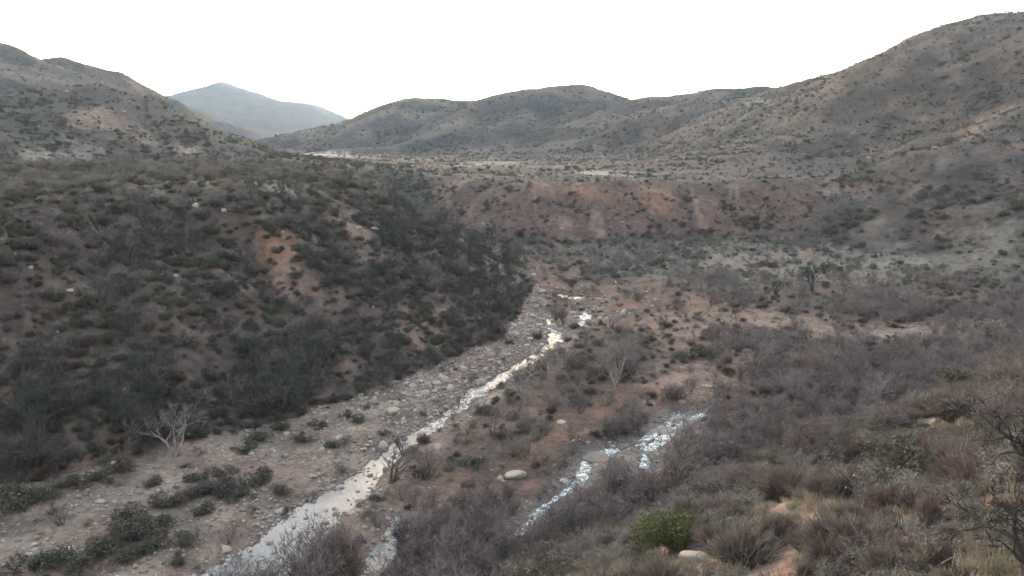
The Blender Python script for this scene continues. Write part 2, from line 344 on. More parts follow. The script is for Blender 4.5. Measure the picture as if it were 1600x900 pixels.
def soil(x, y, z, zone, lo, hi):
    n = x.shape[0]
    r = np.hypot(x, y)
    col = np.zeros((n, 3)); bare = np.zeros(n)
    c = lambda k: np.array(SOIL[k])[None, :]
    def mix(a, b, t): return a*(1-t[:, None]) + b*t[:, None]
    n1 = sstep(-.3, .5, fbm(x/6., y/6., 201, 4)); n2 = sstep(-.2, .5, fbm(x/25., y/25., 205, 4)); n3 = sstep(-.3, .5, fbm(x/90., y/90., 209, 4))
    base = {0: mix(c('duff')*np.ones((n, 1)), c('red'), n2*.75), 1: mix(mix(c('duff')*np.ones((n, 1)), c('clay'), .06+.55*n1*n2), c('sage')*1.3, sstep(24, 32, z)*.5),
            2: mix(mix(c('duff')*np.ones((n, 1)), c('red'), n2*.35+.1), c('sage')*1.3, sstep(22, 26, z)*.8), 3: mix(mix(c('sage')*np.ones((n, 1)), c('clay'), n2*.22), c('tan'), n1*n3*.25),
            4: mix(c('sage')*np.ones((n, 1))*.8, c('tan'), n3*n3*.32+.02), 5: mix(c('sage')*np.ones((n, 1))*.7, c('tan'), n3*.08), 6: mix(mix(c('duff')*np.ones((n, 1)), c('clay'), n1*.6), c('grass'), n2*.5)}
    for k, v in base.items():
        m = zone == k; col[m] = v[m]
    m = (zone == 1) & (r > 300); col[m] = mix(c('sage')*1.05*np.ones((n, 1)), c('tan'), n3*.15)[m]
    # left gravel bar and the stony banks
    fl = zone == 0
    left_bar = fl & (y < 205)
    dmain, s_, _ = poly_dist(x, y, MAIN[0])
    cx = np.interp(y, [p[1] for p in MAIN[0]], [p[0] for p in MAIN[0]])
    side = np.where(x < cx, 1.0, 0.0)
    g = left_bar*np.clip(side*sstep(60, 30, lo) + (1-side)*sstep(7, 2, lo), 0, 1)*(.55+.45*n1)
    col = mix(col, mix(c('gravel')*np.ones((n, 1)), c('red'), n2*.35), g*.9); bare = np.maximum(bare, g*.85)
    flat = fl*sstep(195, 225, y)*sstep(10, 50, x)
    col = mix(col, mix(c('grass')*.8*np.ones((n, 1)), c('sage'), n1*.6), flat*.85)
    wig = fbm(x/3., y/3., 215, 4); wig2 = fbm(x/12., y/12., 219, 4)
    for X, Y, RRd, ra, rb, pc, k in PW:
        ux, uy = X/RRd, Y/RRd
        m = (np.abs(x-X) < 3*max(ra, rb)) & (np.abs(y-Y) < 3*max(ra, rb))
        if not m.any(): continue
        dx, dy = x[m]-X, y[m]-Y
        al = (dx*ux+dy*uy)/rb; ac = (dx*uy-dy*ux)/ra
        w = wig if ra < 12 else wig2
        q = np.sqrt(al*al+ac*ac) + .75*w[m]
        f = k*sstep(1.25, .55, q)
        col[m] = mix(col[m], np.array(pc)[None, :], f); bare[m] = np.maximum(bare[m], f)
    face = (zone == 2)*sstep(4, 8, z)*sstep(25, 22, z)
    st = sstep(.15, .75, fbm(x/3.6+.4*fbm(x/9., y/9., 233, 2), y/60., 231, 4))*sstep(0, .5, fbm(x/30., y/50., 235, 2))
    col = mix(col, c('red')*.8, face*.35); col = mix(col, c('clay'), face*st*.75); bare = np.maximum(bare, face*st*.8)
    wet = sstep(1.3, .1, np.minimum(lo, hi))*fl
    col = col*(1-.35*wet[:, None])
    ledge = fl*sstep(2.6, .6, hi)*sstep(-.5, .3, wig2+.3)
    col = mix(col, c('rock')*.9, ledge*.8); bare = np.maximum(bare, ledge)
    return np.clip(col, .01, .6), bare
COL, BARE = soil(GX.ravel(), GY.ravel(), GZ.ravel(), ZONE.ravel(), LO.ravel(), HI.ravel())
BARE = BARE.reshape(NR, NA)

# ------------------------------------------------------------------ materials
def mat(name):
    m = bpy.data.materials.new(name); m.use_nodes = True
    nt = m.node_tree; return m, nt, nt.nodes['Principled BSDF']
def lnk(nt, a, b): nt.links.new(a, b)
def ramp(nt, fac, stops):
    n = nt.nodes.new('ShaderNodeValToRGB'); el = n.color_ramp.elements
    while len(el) < len(stops): el.new(.5)
    for e, (p, c_) in zip(el, stops): e.position = p; e.color = (*c_, 1)
    lnk(nt, fac, n.inputs[0]); return n.outputs[0]
def noise_node(nt, scale, detail=6, rough=.6, coord='Object', vec=None):
    n = nt.nodes.new('ShaderNodeTexNoise'); n.inputs['Scale'].default_value = scale; n.inputs['Detail'].default_value = detail; n.inputs['Roughness'].default_value = rough
    if vec is None:
        tc = nt.nodes.new('ShaderNodeTexCoord'); vec = tc.outputs[coord]
    lnk(nt, vec, n.inputs['Vector']); return n.outputs['Fac']
def mul(nt, a, b, fac=1.0, mode='MULTIPLY'):
    n = nt.nodes.new('ShaderNodeMix'); n.data_type = 'RGBA'; n.blend_type = mode; n.inputs[0].default_value = fac
    lnk(nt, a, n.inputs[6]); lnk(nt, b, n.inputs[7]); return n.outputs[2]

def ground_material(name, sc1, sc2, bump):
    m, nt, b = mat(name)
    at_ = nt.nodes.new('ShaderNodeAttribute'); at_.attribute_name = 'soil'
    f1 = noise_node(nt, sc1, 8, .65); f2 = noise_node(nt, sc2, 6, .6)
    c1 = ramp(nt, f1, [(.3, (.55, .53, .5)), (.5, (.98, .98, .97)), (.72, (1.45, 1.42, 1.38))])
    c2 = ramp(nt, f2, [(.35, (.75, .76, .76)), (.65, (1.2, 1.17, 1.13))])
    lnk(nt, mul(nt, mul(nt, at_.outputs['Color'], c1), c2), b.inputs['Base Color'])
    b.inputs['Roughness'].default_value = .95; b.inputs['Specular IOR Level'].default_value = .15
    bp = nt.nodes.new('ShaderNodeBump'); bp.inputs['Strength'].default_value = .8; bp.inputs['Distance'].default_value = bump
    lnk(nt, f1, bp.inputs['Height']); lnk(nt, bp.outputs[0], b.inputs['Normal'])
    return m
M_NEAR = ground_material('earth_near', 1.6, .22, .12)
M_MID = ground_material('earth_slope', .55, .09, .4)
M_FAR = ground_material('earth_far', .12, .02, 2.5)
M_MOUNT = ground_material('earth_mountain', .02, .004, 12)

def plant_material(name, cols, rough=.8, trans=0.0, scale=3.0):
    """colour drifts from plant to plant and from twig to twig"""
    m, nt, b = mat(name)
    oi = nt.nodes.new('ShaderNodeObjectInfo')
    c = ramp(nt, oi.outputs['Random'], [(i/(len(cols)-1), warm(q)) for i, q in enumerate(cols)])
    f = noise_node(nt, scale, 3)
    v = ramp(nt, f, [(.3, (.65, .65, .65)), (.7, (1.35, 1.33, 1.28))])
    col = mul(nt, c, v)
    lnk(nt, col, b.inputs['Base Color'])
    b.inputs['Roughness'].default_value = rough; b.inputs['Specular IOR Level'].default_value = .2
    if trans:
        tr = nt.nodes.new('ShaderNodeBsdfTranslucent'); mx = nt.nodes.new('ShaderNodeMixShader'); mx.inputs[0].default_value = trans
        lnk(nt, col, tr.inputs[0]); lnk(nt, b.outputs[0], mx.inputs[1]); lnk(nt, tr.outputs[0], mx.inputs[2])
        lnk(nt, mx.outputs[0], nt.nodes['Material Output'].inputs[0])
    return m
P = {
 'chap': plant_material('chaparral_leaves', [(.088, .086, .058), (.115, .104, .076), (.098, .086, .07), (.125, .108, .084)], .7, .15),
 'bare': plant_material('grey_twigs', [(.19, .15, .142), (.235, .192, .18), (.17, .138, .136), (.20, .15, .135)]),
 'sage': plant_material('sage_leaves', [(.17, .152, .128), (.23, .205, .178), (.14, .132, .105), (.20, .172, .15)], .85, .1),
 'brush': plant_material('brown_brush', [(.185, .125, .105), (.16, .112, .094), (.18, .142, .115), (.15, .115, .098)]),
 'grass': plant_material('straw_blades', [(.31, .27, .19), (.25, .215, .155), (.33, .30, .23), (.21, .175, .13)], .8, .2),
 'green': plant_material('bright_green_leaves', [(.085, .09, .03), (.10, .10, .036)], .6, .2),
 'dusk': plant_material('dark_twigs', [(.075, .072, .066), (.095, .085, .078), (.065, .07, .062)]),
 'wood': plant_material('shrub_wood', [(.10, .08, .068), (.13, .105, .09)]),
 'bark': plant_material('pale_bark', [(.22, .195, .175), (.28, .25, .228), (.195, .172, .155)], .85, 0, 1.2),
 'dark': plant_material('dark_wood', [(.045, .038, .036), (.06, .05, .046)]),
}
def rock_material(name, cols):
    m, nt, b = mat(name)
    oi = nt.nodes.new('ShaderNodeObjectInfo')
    c = ramp(nt, oi.outputs['Random'], [(i/(len(cols)-1), warm(q)) for i, q in enumerate(cols)])
    f = noise_node(nt, 2.3, 8, .7); v = ramp(nt, f, [(.3, (.6, .58, .56)), (.55, (1, 1, 1)), (.75, (1.25, 1.22, 1.18))])
    lnk(nt, mul(nt, c, v), b.inputs['Base Color']); b.inputs['Roughness'].default_value = .85; b.inputs['Specular IOR Level'].default_value = .3
    bp = nt.nodes.new('ShaderNodeBump'); bp.inputs['Strength'].default_value = .7; bp.inputs['Distance'].default_value = .06
    lnk(nt, f, bp.inputs['Height']); lnk(nt, bp.outputs[0], b.inputs['Normal'])
    return m
M_ROCK = rock_material('granite', [(.25, .19, .145), (.215, .175, .15), (.29, .24, .195), (.24, .17, .125), (.19, .17, .155)])
M_PALE = rock_material('pale_granite', [(.40, .32, .255), (.46, .39, .33), (.37, .29, .22), (.43, .36, .29)])
M_STONE = rock_material('river_stone', [(.27, .215, .18), (.20, .165, .145), (.36, .30, .26), (.16, .13, .115), (.46, .40, .36)])

def water_material():
    m, nt, b = mat('running_water')
    b.inputs['IOR'].default_value = 1.33
    tc = nt.nodes.new('ShaderNodeTexCoord')
    at_ = nt.nodes.new('ShaderNodeAttribute'); at_.attribute_name = 'riffle'
    w1 = noise_node(nt, 2.6, 5, .6, vec=tc.outputs['Object']); w2 = noise_node(nt, 1.7, 8, .75, vec=tc.outputs['Object'])
    mth = nt.nodes.new('ShaderNodeMath'); mth.operation = 'MULTIPLY_ADD'; lnk(nt, at_.outputs['Fac'], mth.inputs[0]); mth.inputs[1].default_value = .16; mth.inputs[2].default_value = .014
    bp = nt.nodes.new('ShaderNodeBump'); bp.inputs['Strength'].default_value = 1; lnk(nt, mth.outputs[0], bp.inputs['Distance'])
    lnk(nt, w1, bp.inputs['Height']); lnk(nt, bp.outputs[0], b.inputs['Normal'])
    # foam where the water breaks
    sub = nt.nodes.new('ShaderNodeMath'); sub.operation = 'MULTIPLY_ADD'; lnk(nt, at_.outputs['Fac'], sub.inputs[0]); sub.inputs[1].default_value = .21; lnk(nt, w2, sub.inputs[2])
    f = ramp(nt, sub.outputs[0], [(.66, (0, 0, 0)), (.78, (1, 1, 1))])
    mx = nt.nodes.new('ShaderNodeMix'); mx.data_type = 'RGBA'; mx.inputs[6].default_value = (.055, .072, .088, 1); mx.inputs[7].default_value = (.72, .70, .67, 1)
    lnk(nt, f, mx.inputs[0]); lnk(nt, mx.outputs[2], b.inputs['Base Color'])
    r = ramp(nt, f, [(0, (.04, .04, .04)), (1, (.6, .6, .6))]); lnk(nt, r, b.inputs['Roughness'])
    return m
M_WATER = water_material()

# ------------------------------------------------------------------ mesh helpers
def mesh_from(name, V, F, mats=(), fm=None, smooth=False):
    """V (n,3); F list of (k,3) or (k,4) index arrays"""
    me = bpy.data.meshes.new(name)
    V = np.asarray(V, np.float32)
    Fs = [f for f in (F if isinstance(F, (list, tuple)) else [F]) if len(f)]
    me.vertices.add(len(V)); me.vertices.foreach_set('co', V.ravel())
    loops = np.concatenate([f.ravel() for f in Fs]).astype(np.int32)
    tot = np.concatenate([np.full(len(f), f.shape[1], np.int32) for f in Fs])
    st = np.concatenate([[0], np.cumsum(tot)[:-1]]).astype(np.int32)
    me.loops.add(len(loops)); me.loops.foreach_set('vertex_index', loops)
    me.polygons.add(len(tot)); me.polygons.foreach_set('loop_start', st); me.polygons.foreach_set('loop_total', tot)
    for m in mats: me.materials.append(m)
    if fm is not None: me.polygons.foreach_set('material_index', np.asarray(fm, np.int32))
    if smooth: me.polygons.foreach_set('use_smooth', np.ones(len(tot), bool))
    me.update(calc_edges=True); me.validate()
    return me
def link(name, me, parent=None):
    o = bpy.data.objects.new(name, me); bpy.context.scene.collection.objects.link(o)
    if parent: o.parent = parent
    return o

# ------------------------------------------------------------------ the ground, cut along the landforms
ZNAMES = {0: ('valley_floor', M_NEAR), 1: ('hillside_left', M_MID), 2: ('river_terrace', M_MID), 3: ('hillside_right', M_MID), 4: ('far_hills', M_FAR), 5: ('far_mountains', M_MOUNT), 6: ('hillside_near', M_NEAR)}
VV = np.stack([GX.ravel(), GY.ravel(), GZ.ravel()], 1)
ii, jj = np.meshgrid(np.arange(NR-1), np.arange(NA), indexing='ij')
jn = (jj+1) % NA
quads = np.stack([ii*NA+jj, ii*NA+jn, (ii+1)*NA+jn, (ii+1)*NA+jj], -1).reshape(-1, 4)[:, ::-1]
fz = ZONE[:-1, :].ravel()
cap = np.stack([np.zeros(NA-2, int), np.arange(1, NA-1), np.arange(2, NA)], 1)[:, ::-1]
for zid, (nm, m) in ZNAMES.items():
    q = quads[fz == zid]
    if not len(q): continue
    used, inv = np.unique(q, return_inverse=True)
    F = [inv.reshape(q.shape)]
    V = VV[used]; col = COL[used]
    me = mesh_from(nm, V, F, [m], smooth=True)
    ca = me.attributes.new('soil', 'FLOAT_COLOR', 'POINT')
    ca.data.foreach_set('color', np.concatenate([col, np.ones((len(col), 1))], 1).astype(np.float32).ravel())
    tag(link(nm, me), kind='structure')

# ------------------------------------------------------------------ water sheets
def water(name, rib, off, sub=6, across=8, rif=lambda s: .3, over=1.5):
    c, hw = rib
    c = np.array(c); hw = np.array(hw)
    k = np.arange(len(c)); kk = np.linspace(0, len(c)-1, (len(c)-1)*sub+1)
    cx = np.interp(kk, k, c[:, 0]); cy = np.interp(kk, k, c[:, 1]); w = np.interp(kk, k, hw)*over + .35
    ker = np.ones(5)/5
    sm = lambda a: np.convolve(np.pad(a, 2, mode='edge'), ker, 'valid')
    cx, cy = sm(cx), sm(cy)
    tx, ty = np.gradient(cx), np.gradient(cy); L = np.hypot(tx, ty); nx, ny = -ty/L, tx/L
    u = np.linspace(-1, 1, across+1)
    X = cx[:, None]+nx[:, None]*w[:, None]*u; Y = cy[:, None]+ny[:, None]*w[:, None]*u
    Z = plane_z(Y) - .42 + off - .02 + .03*fbm(X/1.3, Y/1.3, 303, 2)
    n, a = X.shape
    i, j = np.meshgrid(np.arange(n-1), np.arange(a-1), indexing='ij')
    F = np.stack([i*a+j, i*a+j+1, (i+1)*a+j+1, (i+1)*a+j], -1).reshape(-1, 4)
    me = mesh_from(name, np.stack([X, Y, Z], -1).reshape(-1, 3), [F], [M_WATER], smooth=True)
    at_ = me.attributes.new('riffle', 'FLOAT', 'POINT')
    rf = np.repeat(rif(kk/(len(c)-1))[:, None], a, 1)
    rf = rf + .2*fbm(X/6., Y/6., 307, 2)
    at_.data.foreach_set('value', np.clip(rf, 0, 1.2).astype(np.float32).ravel())
    me.flip_normals() if me.polygons[0].normal.z < 0 else None
    return tag(link(name, me), kind='structure')
rmain = lambda s: np.interp(s, [0, .22, .36, .44, .48, .6, .68, 1], [.0, .06, .3, .3, .7, .85, .75, .75])
water('stream', MAIN, 0, rif=rmain)
water('stream_pool', POOL, .012, rif=lambda s: .2+0*s)
water('stream_fork', FORK, .016, rif=lambda s: .9+0*s)
water('stream_braid', BRAID, .15, rif=lambda s: .45+0*s)
water('side_stream', SIDE, 1.12, rif=lambda s: 1.05+0*s)
water('side_stream_upper', UPPER, 1.125, rif=lambda s: 1.15+0*s)
water('side_stream_spill', SPILL, 1.13, rif=lambda s: .9+0*s)

# ------------------------------------------------------------------ plant shapes
def segs_mesh(A, B, ra, rb, g, sides=3):
    """tapered prisms along segments"""
    A, B = np.asarray(A, float), np.asarray(B, float); n = len(A)
    d = B-A; L = np.linalg.norm(d, axis=1, keepdims=True); d = d/np.maximum(L, 1e-9)
    p = g.normal(size=(n, 3)); u = np.cross(d, p); u /= np.maximum(np.linalg.norm(u, axis=1, keepdims=True), 1e-9); v = np.cross(d, u)
    ang = np.arange(sides)*2*math.pi/sides
    ring = np.cos(ang)[None, :, None]*u[:, None, :] + np.sin(ang)[None, :, None]*v[:, None, :]
    VA = A[:, None, :]+ring*np.asarray(ra)[:, None, None]; VB = B[:, None, :]+ring*np.asarray(rb)[:, None, None]
    V = np.concatenate([VA, VB], 1).reshape(-1, 3)
    k = np.arange(sides); kn = (k+1) % sides
    f = np.stack([k, kn, kn+sides, k+sides], 1)
    F = (np.arange(n)*2*sides)[:, None, None]+f[None]
    return V, F.reshape(-1, 4)
def blades_mesh(A, B, w0, w1, g):
    """thin flat twigs or blades"""
    A, B = np.asarray(A, float), np.asarray(B, float); n = len(A)
    d = B-A; p = g.normal(size=(n, 3)); u = np.cross(d, p); u /= np.maximum(np.linalg.norm(u, axis=1, keepdims=True), 1e-9)
    w0 = np.broadcast_to(w0, (n,))[:, None]; w1 = np.broadcast_to(w1, (n,))[:, None]
    V = np.stack([A-u*w0, A+u*w0, B+u*w1, B-u*w1], 1).reshape(-1, 3)
    return V, (np.arange(n)*4)[:, None]+np.arange(4)[None]
def leaves_mesh(Pn, size, g, flat=.5):
    n = len(Pn)
    a = g.normal(size=(n, 3)); a /= np.linalg.norm(a, axis=1, keepdims=True)
    b = np.cross(a, g.normal(size=(n, 3))); b /= np.linalg.norm(b, axis=1, keepdims=True)
    s = (size*g.uniform(.6, 1.5, n))[:, None]
    V = np.stack([Pn-a*s, Pn+b*s*flat, Pn+a*s, Pn-b*s*flat], 1).reshape(-1, 3)
    return V, (np.arange(n)*4)[:, None]+np.arange(4)[None]

def branchwork(g, nstem, levels, L0, spread, up, wob, r0, split=(2, 3), base=.12, decay=.68):
    """returns (A,B,ra,rb,level) of a branching plant rooted at the origin"""
    out = []
    cur = []
    for i in range(nstem):
        a = g.uniform(0, 2*math.pi); t = spread*math.sqrt(g.uniform(.02, 1))
        cur.append((np.array([math.cos(a), math.sin(a), 0])*base*g.uniform(0, 1), np.array([math.cos(a)*math.sin(t), math.sin(a)*math.sin(t), math.cos(t)]), L0*g.uniform(.7, 1.2), r0*g.uniform(.7, 1.2), 0))
    while cur:
        nxt = []
        for p, d, L, r, lv in cur:
            k = 2 if lv < 2 else 1
            for q in range(k):
                d = d + g.normal(size=3)*wob + np.array([0, 0, up]); d /= np.linalg.norm(d)
                e = p + d*L/k; r2 = r*.86
                out.append((p, e, r, r2, lv)); p = e; r = r2
                if lv+1 < levels and q < k-1 and g.random() < .6:
                    dd = d + g.normal(size=3)*.7; dd /= np.linalg.norm(dd); nxt.append((p, dd, L*decay*g.uniform(.7, 1.1), r*.6, lv+1))
            if lv+1 < levels:
                for _ in range(g.integers(split[0], split[1]+1)):
                    dd = d + g.normal(size=3)*.48; dd /= np.linalg.norm(dd)
                    nxt.append((p, dd, L*decay*g.uniform(.75, 1.15), r*.68, lv+1))
        cur = nxt
    A = np.array([o[0] for o in out]); B = np.array([o[1] for o in out])
    return A, B, np.array([o[2] for o in out]), np.array([o[3] for o in out]), np.array([o[4] for o in out])

class Proto:
    def __init__(s, wood_name, wood, crown_name, crown, mw, mc, smooth=False):
        s.wn, s.cn = wood_name, crown_name
        s.wood = mesh_from(wood_name, wood[0], [wood[1]], [mw]); s.crown = mesh_from(crown_name, crown[0], [crown[1]], [mc])
        V = np.concatenate([wood[0], crown[0]]); F = np.concatenate([wood[1], crown[1]+len(wood[0])])
        fm = np.concatenate([np.zeros(len(wood[1])), np.ones(len(crown[1]))])
        s.whole = mesh_from(wood_name+'_and_'+crown_name, V, [F], [mw, mc], fm)
def twig_shrub(seed, mc, mw, nstem=9, levels=4, L0=.55, spread=.75, up=.12, wob=.16, r0=.022, tw=.009, extra=2, names=('stems', 'twigs')):
    g = np.random.default_rng(seed)
    A, B, ra, rb, lv = branchwork(g, nstem, levels, L0, spread, up, wob, r0)
    k = lv < 2
    wood = segs_mesh(A[k], B[k], ra[k], rb[k], g)
    A2, B2 = A[~k], B[~k]
    # fine end twigs
    tip = B[lv == levels-1]; dr = (B-A)[lv == levels-1]
    TA, TB = [A2], [B2]
    for _ in range(extra):
        l = np.linalg.norm(dr, axis=1, keepdims=True)
        d = dr/np.maximum(l, 1e-6) + g.normal(size=dr.shape)*.5 + np.array([0, 0, .25]); d /= np.linalg.norm(d, axis=1, keepdims=True)
        st = tip - dr*g.uniform(0, .8, (len(tip), 1))
        TA.append(st); TB.append(st + d*l*g.uniform(.6, 1.3, (len(tip), 1)))
    TA = np.concatenate(TA); TB = np.concatenate(TB)
    return Proto(names[0], wood, names[1], blades_mesh(TA, TB, tw, tw*.45, g), mw, mc)
def leaf_bush(seed, mc, mw, rx=1., rz=.8, n=1700, size=.055, lobes=7, fill=.55, names=('stems', 'foliage')):
    g = np.random.default_rng(seed)
    lc = np.stack([g.normal(size=lobes)*rx*.42, g.normal(size=lobes)*rx*.42, g.uniform(.25, .95, lobes)*rz], 1); lr = g.uniform(.28, .55, lobes)*rx
    pick = g.choice(lobes, n, p=lr**2/np.sum(lr**2))
    d = g.normal(size=(n, 3)); d /= np.linalg.norm(d, axis=1, keepdims=True)
    rad = g.uniform(fill, 1.08, (n, 1))
    clump = 1 + .22*np.sin(d[:, :1]*9+pick[:, None])*np.cos(d[:, 1:2]*8)
    Pn = lc[pick] + d*lr[pick][:, None]*rad*clump*np.array([1, 1, .85])
    Pn = Pn[Pn[:, 2] > .02]
    A = np.zeros((lobes*3, 3)); B = np.repeat(lc, 3, 0)*g.uniform(.7, 1.15, (lobes*3, 1)) + g.normal(size=(lobes*3, 3))*.12*rx
    B[:, 2] = np.maximum(B[:, 2], .1); A[:, :2] = g.normal(size=(lobes*3, 2))*.06; A[:, 2] = -.15
    wood = segs_mesh(A, B, np.full(len(A), .022), np.full(len(A), .008), g)
    tips = blades_mesh(Pn[::4], Pn[::4]+(g.normal(size=Pn[::4].shape)+[0, 0, .6])*.09*rx, .007, .004, g)
    lv = leaves_mesh(Pn, size, g)
    return Proto(names[0], wood, names[1], (np.concatenate([lv[0], tips[0]]), np.concatenate([lv[1], tips[1]+len(lv[0])])), mw, mc)
def brush_dome(seed, mc, mw, n=900, R=.9, H=.75, tw=.009):
    g = np.random.default_rng(seed)
    a = g.uniform(0, 2*math.pi, n); t = np.sqrt(g.uniform(0, 1, n))*1.25
    L = g.uniform(.55, 1.05, n)*(1+.18*np.sin(a*3+seed)+.12*np.cos(a*5+2*seed))
    d = np.stack([np.cos(a)*np.sin(t)*R, np.sin(a)*np.sin(t)*R, np.cos(t)*H], 1)
    e1 = d*(L*.6)[:, None] + g.normal(size=(n, 3))*.05; e2 = d*L[:, None] + g.normal(size=(n, 3))*.07 + np.array([0, 0, .08]); e2[:, 2] = np.maximum(e2[:, 2], .02); e1[:, 2] = np.maximum(e1[:, 2], .01)
    r = g.uniform(0, .25, n); s0 = np.stack([np.cos(a)*r, np.sin(a)*r, np.zeros(n)-.05], 1)
    A = np.concatenate([e1, e1, e1+(e2-e1)*.4]); B = np.concatenate([e2, e1+(e2-e1)*.7+g.normal(size=(n, 3))*.1, e2+g.normal(size=(n, 3))*.1]); B[:, 2] = np.maximum(B[:, 2], .0)
    k = n//6
    return Proto('stems', segs_mesh(s0[:k], e1[:k], np.full(k, .014), np.full(k, .008), g), 'twigs', blades_mesh(np.concatenate([s0[k:], A]), np.concatenate([e1[k:], B]), tw, tw*.5, g), mw, mc)
def grass_tuft(seed, mc, n=150, R=.35, H=.5):
    g = np.random.default_rng(seed)
    p = g.normal(size=(n, 3))*R*.5; p[:, 2] = -.03
    d = g.normal(size=(n, 3))*.33; d[:, 2] = 1
    e = p + d*(H*g.uniform(.4, 1.1, n))[:, None]
    return mesh_from('tuft', *(lambda v: (v[0], [v[1]]))(blades_mesh(p, e, .011, .004, g)), [mc])
def tree(seed, mc, mw, H=7.5, nstem=3, spread=.35, levels=6, r0=.19, up=.06, wob=.13, tw=.016, split=(2, 2), extra=2, decay=.72):
    g = np.random.default_rng(seed)
    A, B, ra, rb, lv = branchwork(g, nstem, levels, H*.27, spread, up, wob, r0, split, .15, decay)
    A[lv == 0] -= 0; 
    k = lv < 2; k2 = (lv >= 2)
    trunk = segs_mesh(A[k], B[k], ra[k], rb[k], g, 6)
    thin = ra < .02
    k3 = k2 & ~thin
    limbs = segs_mesh(A[k3], B[k3], ra[k3], rb[k3], g, 3)
    tA, tB = A[thin & k2], B[thin & k2]
    tip = B[lv == levels-1]; dr = (B-A)[lv == levels-1]; TA, TB = [tA], [tB]
    for _ in range(extra):
        d = dr + g.normal(size=dr.shape)*.35*np.linalg.norm(dr, axis=1, keepdims=True) + np.array([0, 0, .05]); st = tip - dr*g.uniform(0, .9, (len(tip), 1))
        TA.append(st); TB.append(st + d*g.uniform(.7, 1.3, (len(tip), 1)))
    tw_ = blades_mesh(np.concatenate(TA), np.concatenate(TB), tw, tw*.4, g)
    crown = (np.concatenate([limbs[0], tw_[0]]), np.concatenate([limbs[1], tw_[1]+len(limbs[0])]))
    trunk[0][:, 2] -= .1*(trunk[0][:, 2] < .2)
    return Proto('trunk', trunk, 'crown', crown, mw, mc)
def boulder_mesh(seed, m, flat=.7, cuts=7, sub=3):
    g = np.random.default_rng(seed)
    bm = bmesh.new(); bmesh.ops.create_icosphere(bm, subdivisions=sub, radius=1)
    V = np.array([v.co[:] for v in bm.verts])
    for _ in range(cuts):
        n = g.normal(size=3); n /= np.linalg.norm(n); h = g.uniform(.62, .88)
        e = V@n - h; V = V - np.maximum(e, 0)[:, None]*n*.92
    V = V*np.array([g.uniform(.85, 1.2), g.uniform(.8, 1.1), flat*g.uniform(.85, 1.15)])
    V += .05*np.stack([fbm(V[:, 1]*2+seed, V[:, 2]*2, 7, 3), fbm(V[:, 0]*2, V[:, 2]*2+seed, 8, 3), fbm(V[:, 0]*2+seed, V[:, 1]*2, 9, 3)], 1)
    V[:, 2] += .25
    for v, c_ in zip(bm.verts, V): v.co = c_
    me = bpy.data.meshes.new('boulder'); bm.to_mesh(me); bm.free(); me.materials.append(m)
    me.polygons.foreach_set('use_smooth', np.ones(len(me.polygons), bool)); return me

PR = {
 'chap': [leaf_bush(400+i, P['chap'], P['wood'], 1., .8, 1500, .06, 6+i) for i in range(4)],
 'bare': [twig_shrub(420+i, P['bare'], P['wood'], 9+i, 4, .62, .7, .12, .17, .02, .0085, 2) for i in range(5)],
 'sage': [leaf_bush(440+i, P['sage'], P['wood'], .9, .62, 1300, .042, 8+i, .35) for i in range(4)],
 'brush': [brush_dome(460+i, P['brush'], P['wood'], 650) for i in range(4)],
 'green': [leaf_bush(480, P['green'], P['wood'], 1., .75, 4200, .04, 9)],
 'thicket': [tree(490+i, P['bare'], P['wood'], 4.2, 5, .5, 5, .06, .10, .15, .013, (2, 3), 2) for i in range(4)],
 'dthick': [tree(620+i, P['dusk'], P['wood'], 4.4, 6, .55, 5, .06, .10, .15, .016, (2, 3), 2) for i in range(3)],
 'syc': [tree(500+i, P['bark'], P['bark'], 7.6, 3+(i % 2), .30, 6, .17, .07, .15, .012, (2, 3), 2) for i in range(4)],
 'dtree': [tree(520+i, P['dark'], P['dark'], 6, 2, .3, 6, .16, .05, .2, .02, (2, 3), 2) for i in range(2)],
}
TUFTS = [grass_tuft(540+i, P['grass']) for i in range(4)]
BOULD = [boulder_mesh(560+i, M_ROCK, .62+.05*(i % 3)) for i in range(7)]
PALE = [boulder_mesh(570+i, M_PALE, .66+.05*(i % 3)) for i in range(6)]
STONES = [boulder_mesh(580+i, M_STONE, .55, 6, 2) for i in range(6)]

def place(kind, var, name, x, y, s, rz, label, cat, group=None, parts=True, sink=.03, sz=1., tilt=(0, 0)):
    z = float(ground(np.array([x]), np.array([y]))[0])
    p = PR[kind][var % len(PR[kind])]
    if parts:
        o = bpy.data.objects.new(name, None); bpy.context.scene.collection.objects.link(o); o.empty_display_size = .3
        link(p.wn, p.wood, o); link(p.cn, p.crown, o)
    else:
        o = link(name, p.whole)
    o.location = (x, y, z - sink*s); o.rotation_euler = (tilt[0], tilt[1], rz); o.scale = (s, s, s*sz)
    return tag(o, label, cat, group)
def place_boulder(var, x, y, s, rz, label, group=None, meshes=None, sz=1., sink=.22, z=None):
    if z is None: z = float(ground(np.array([x]), np.array([y]))[0])
    me = (meshes or BOULD)[var % len(meshes or BOULD)]
    o = link('boulder', me); o.location = (x, y, z - sink*s*.5); o.rotation_euler = (R0.uniform(-.2, .2), R0.uniform(-.2, .2), rz); o.scale = (s, s, s*sz)
    return tag(o, label, 'boulder', group)

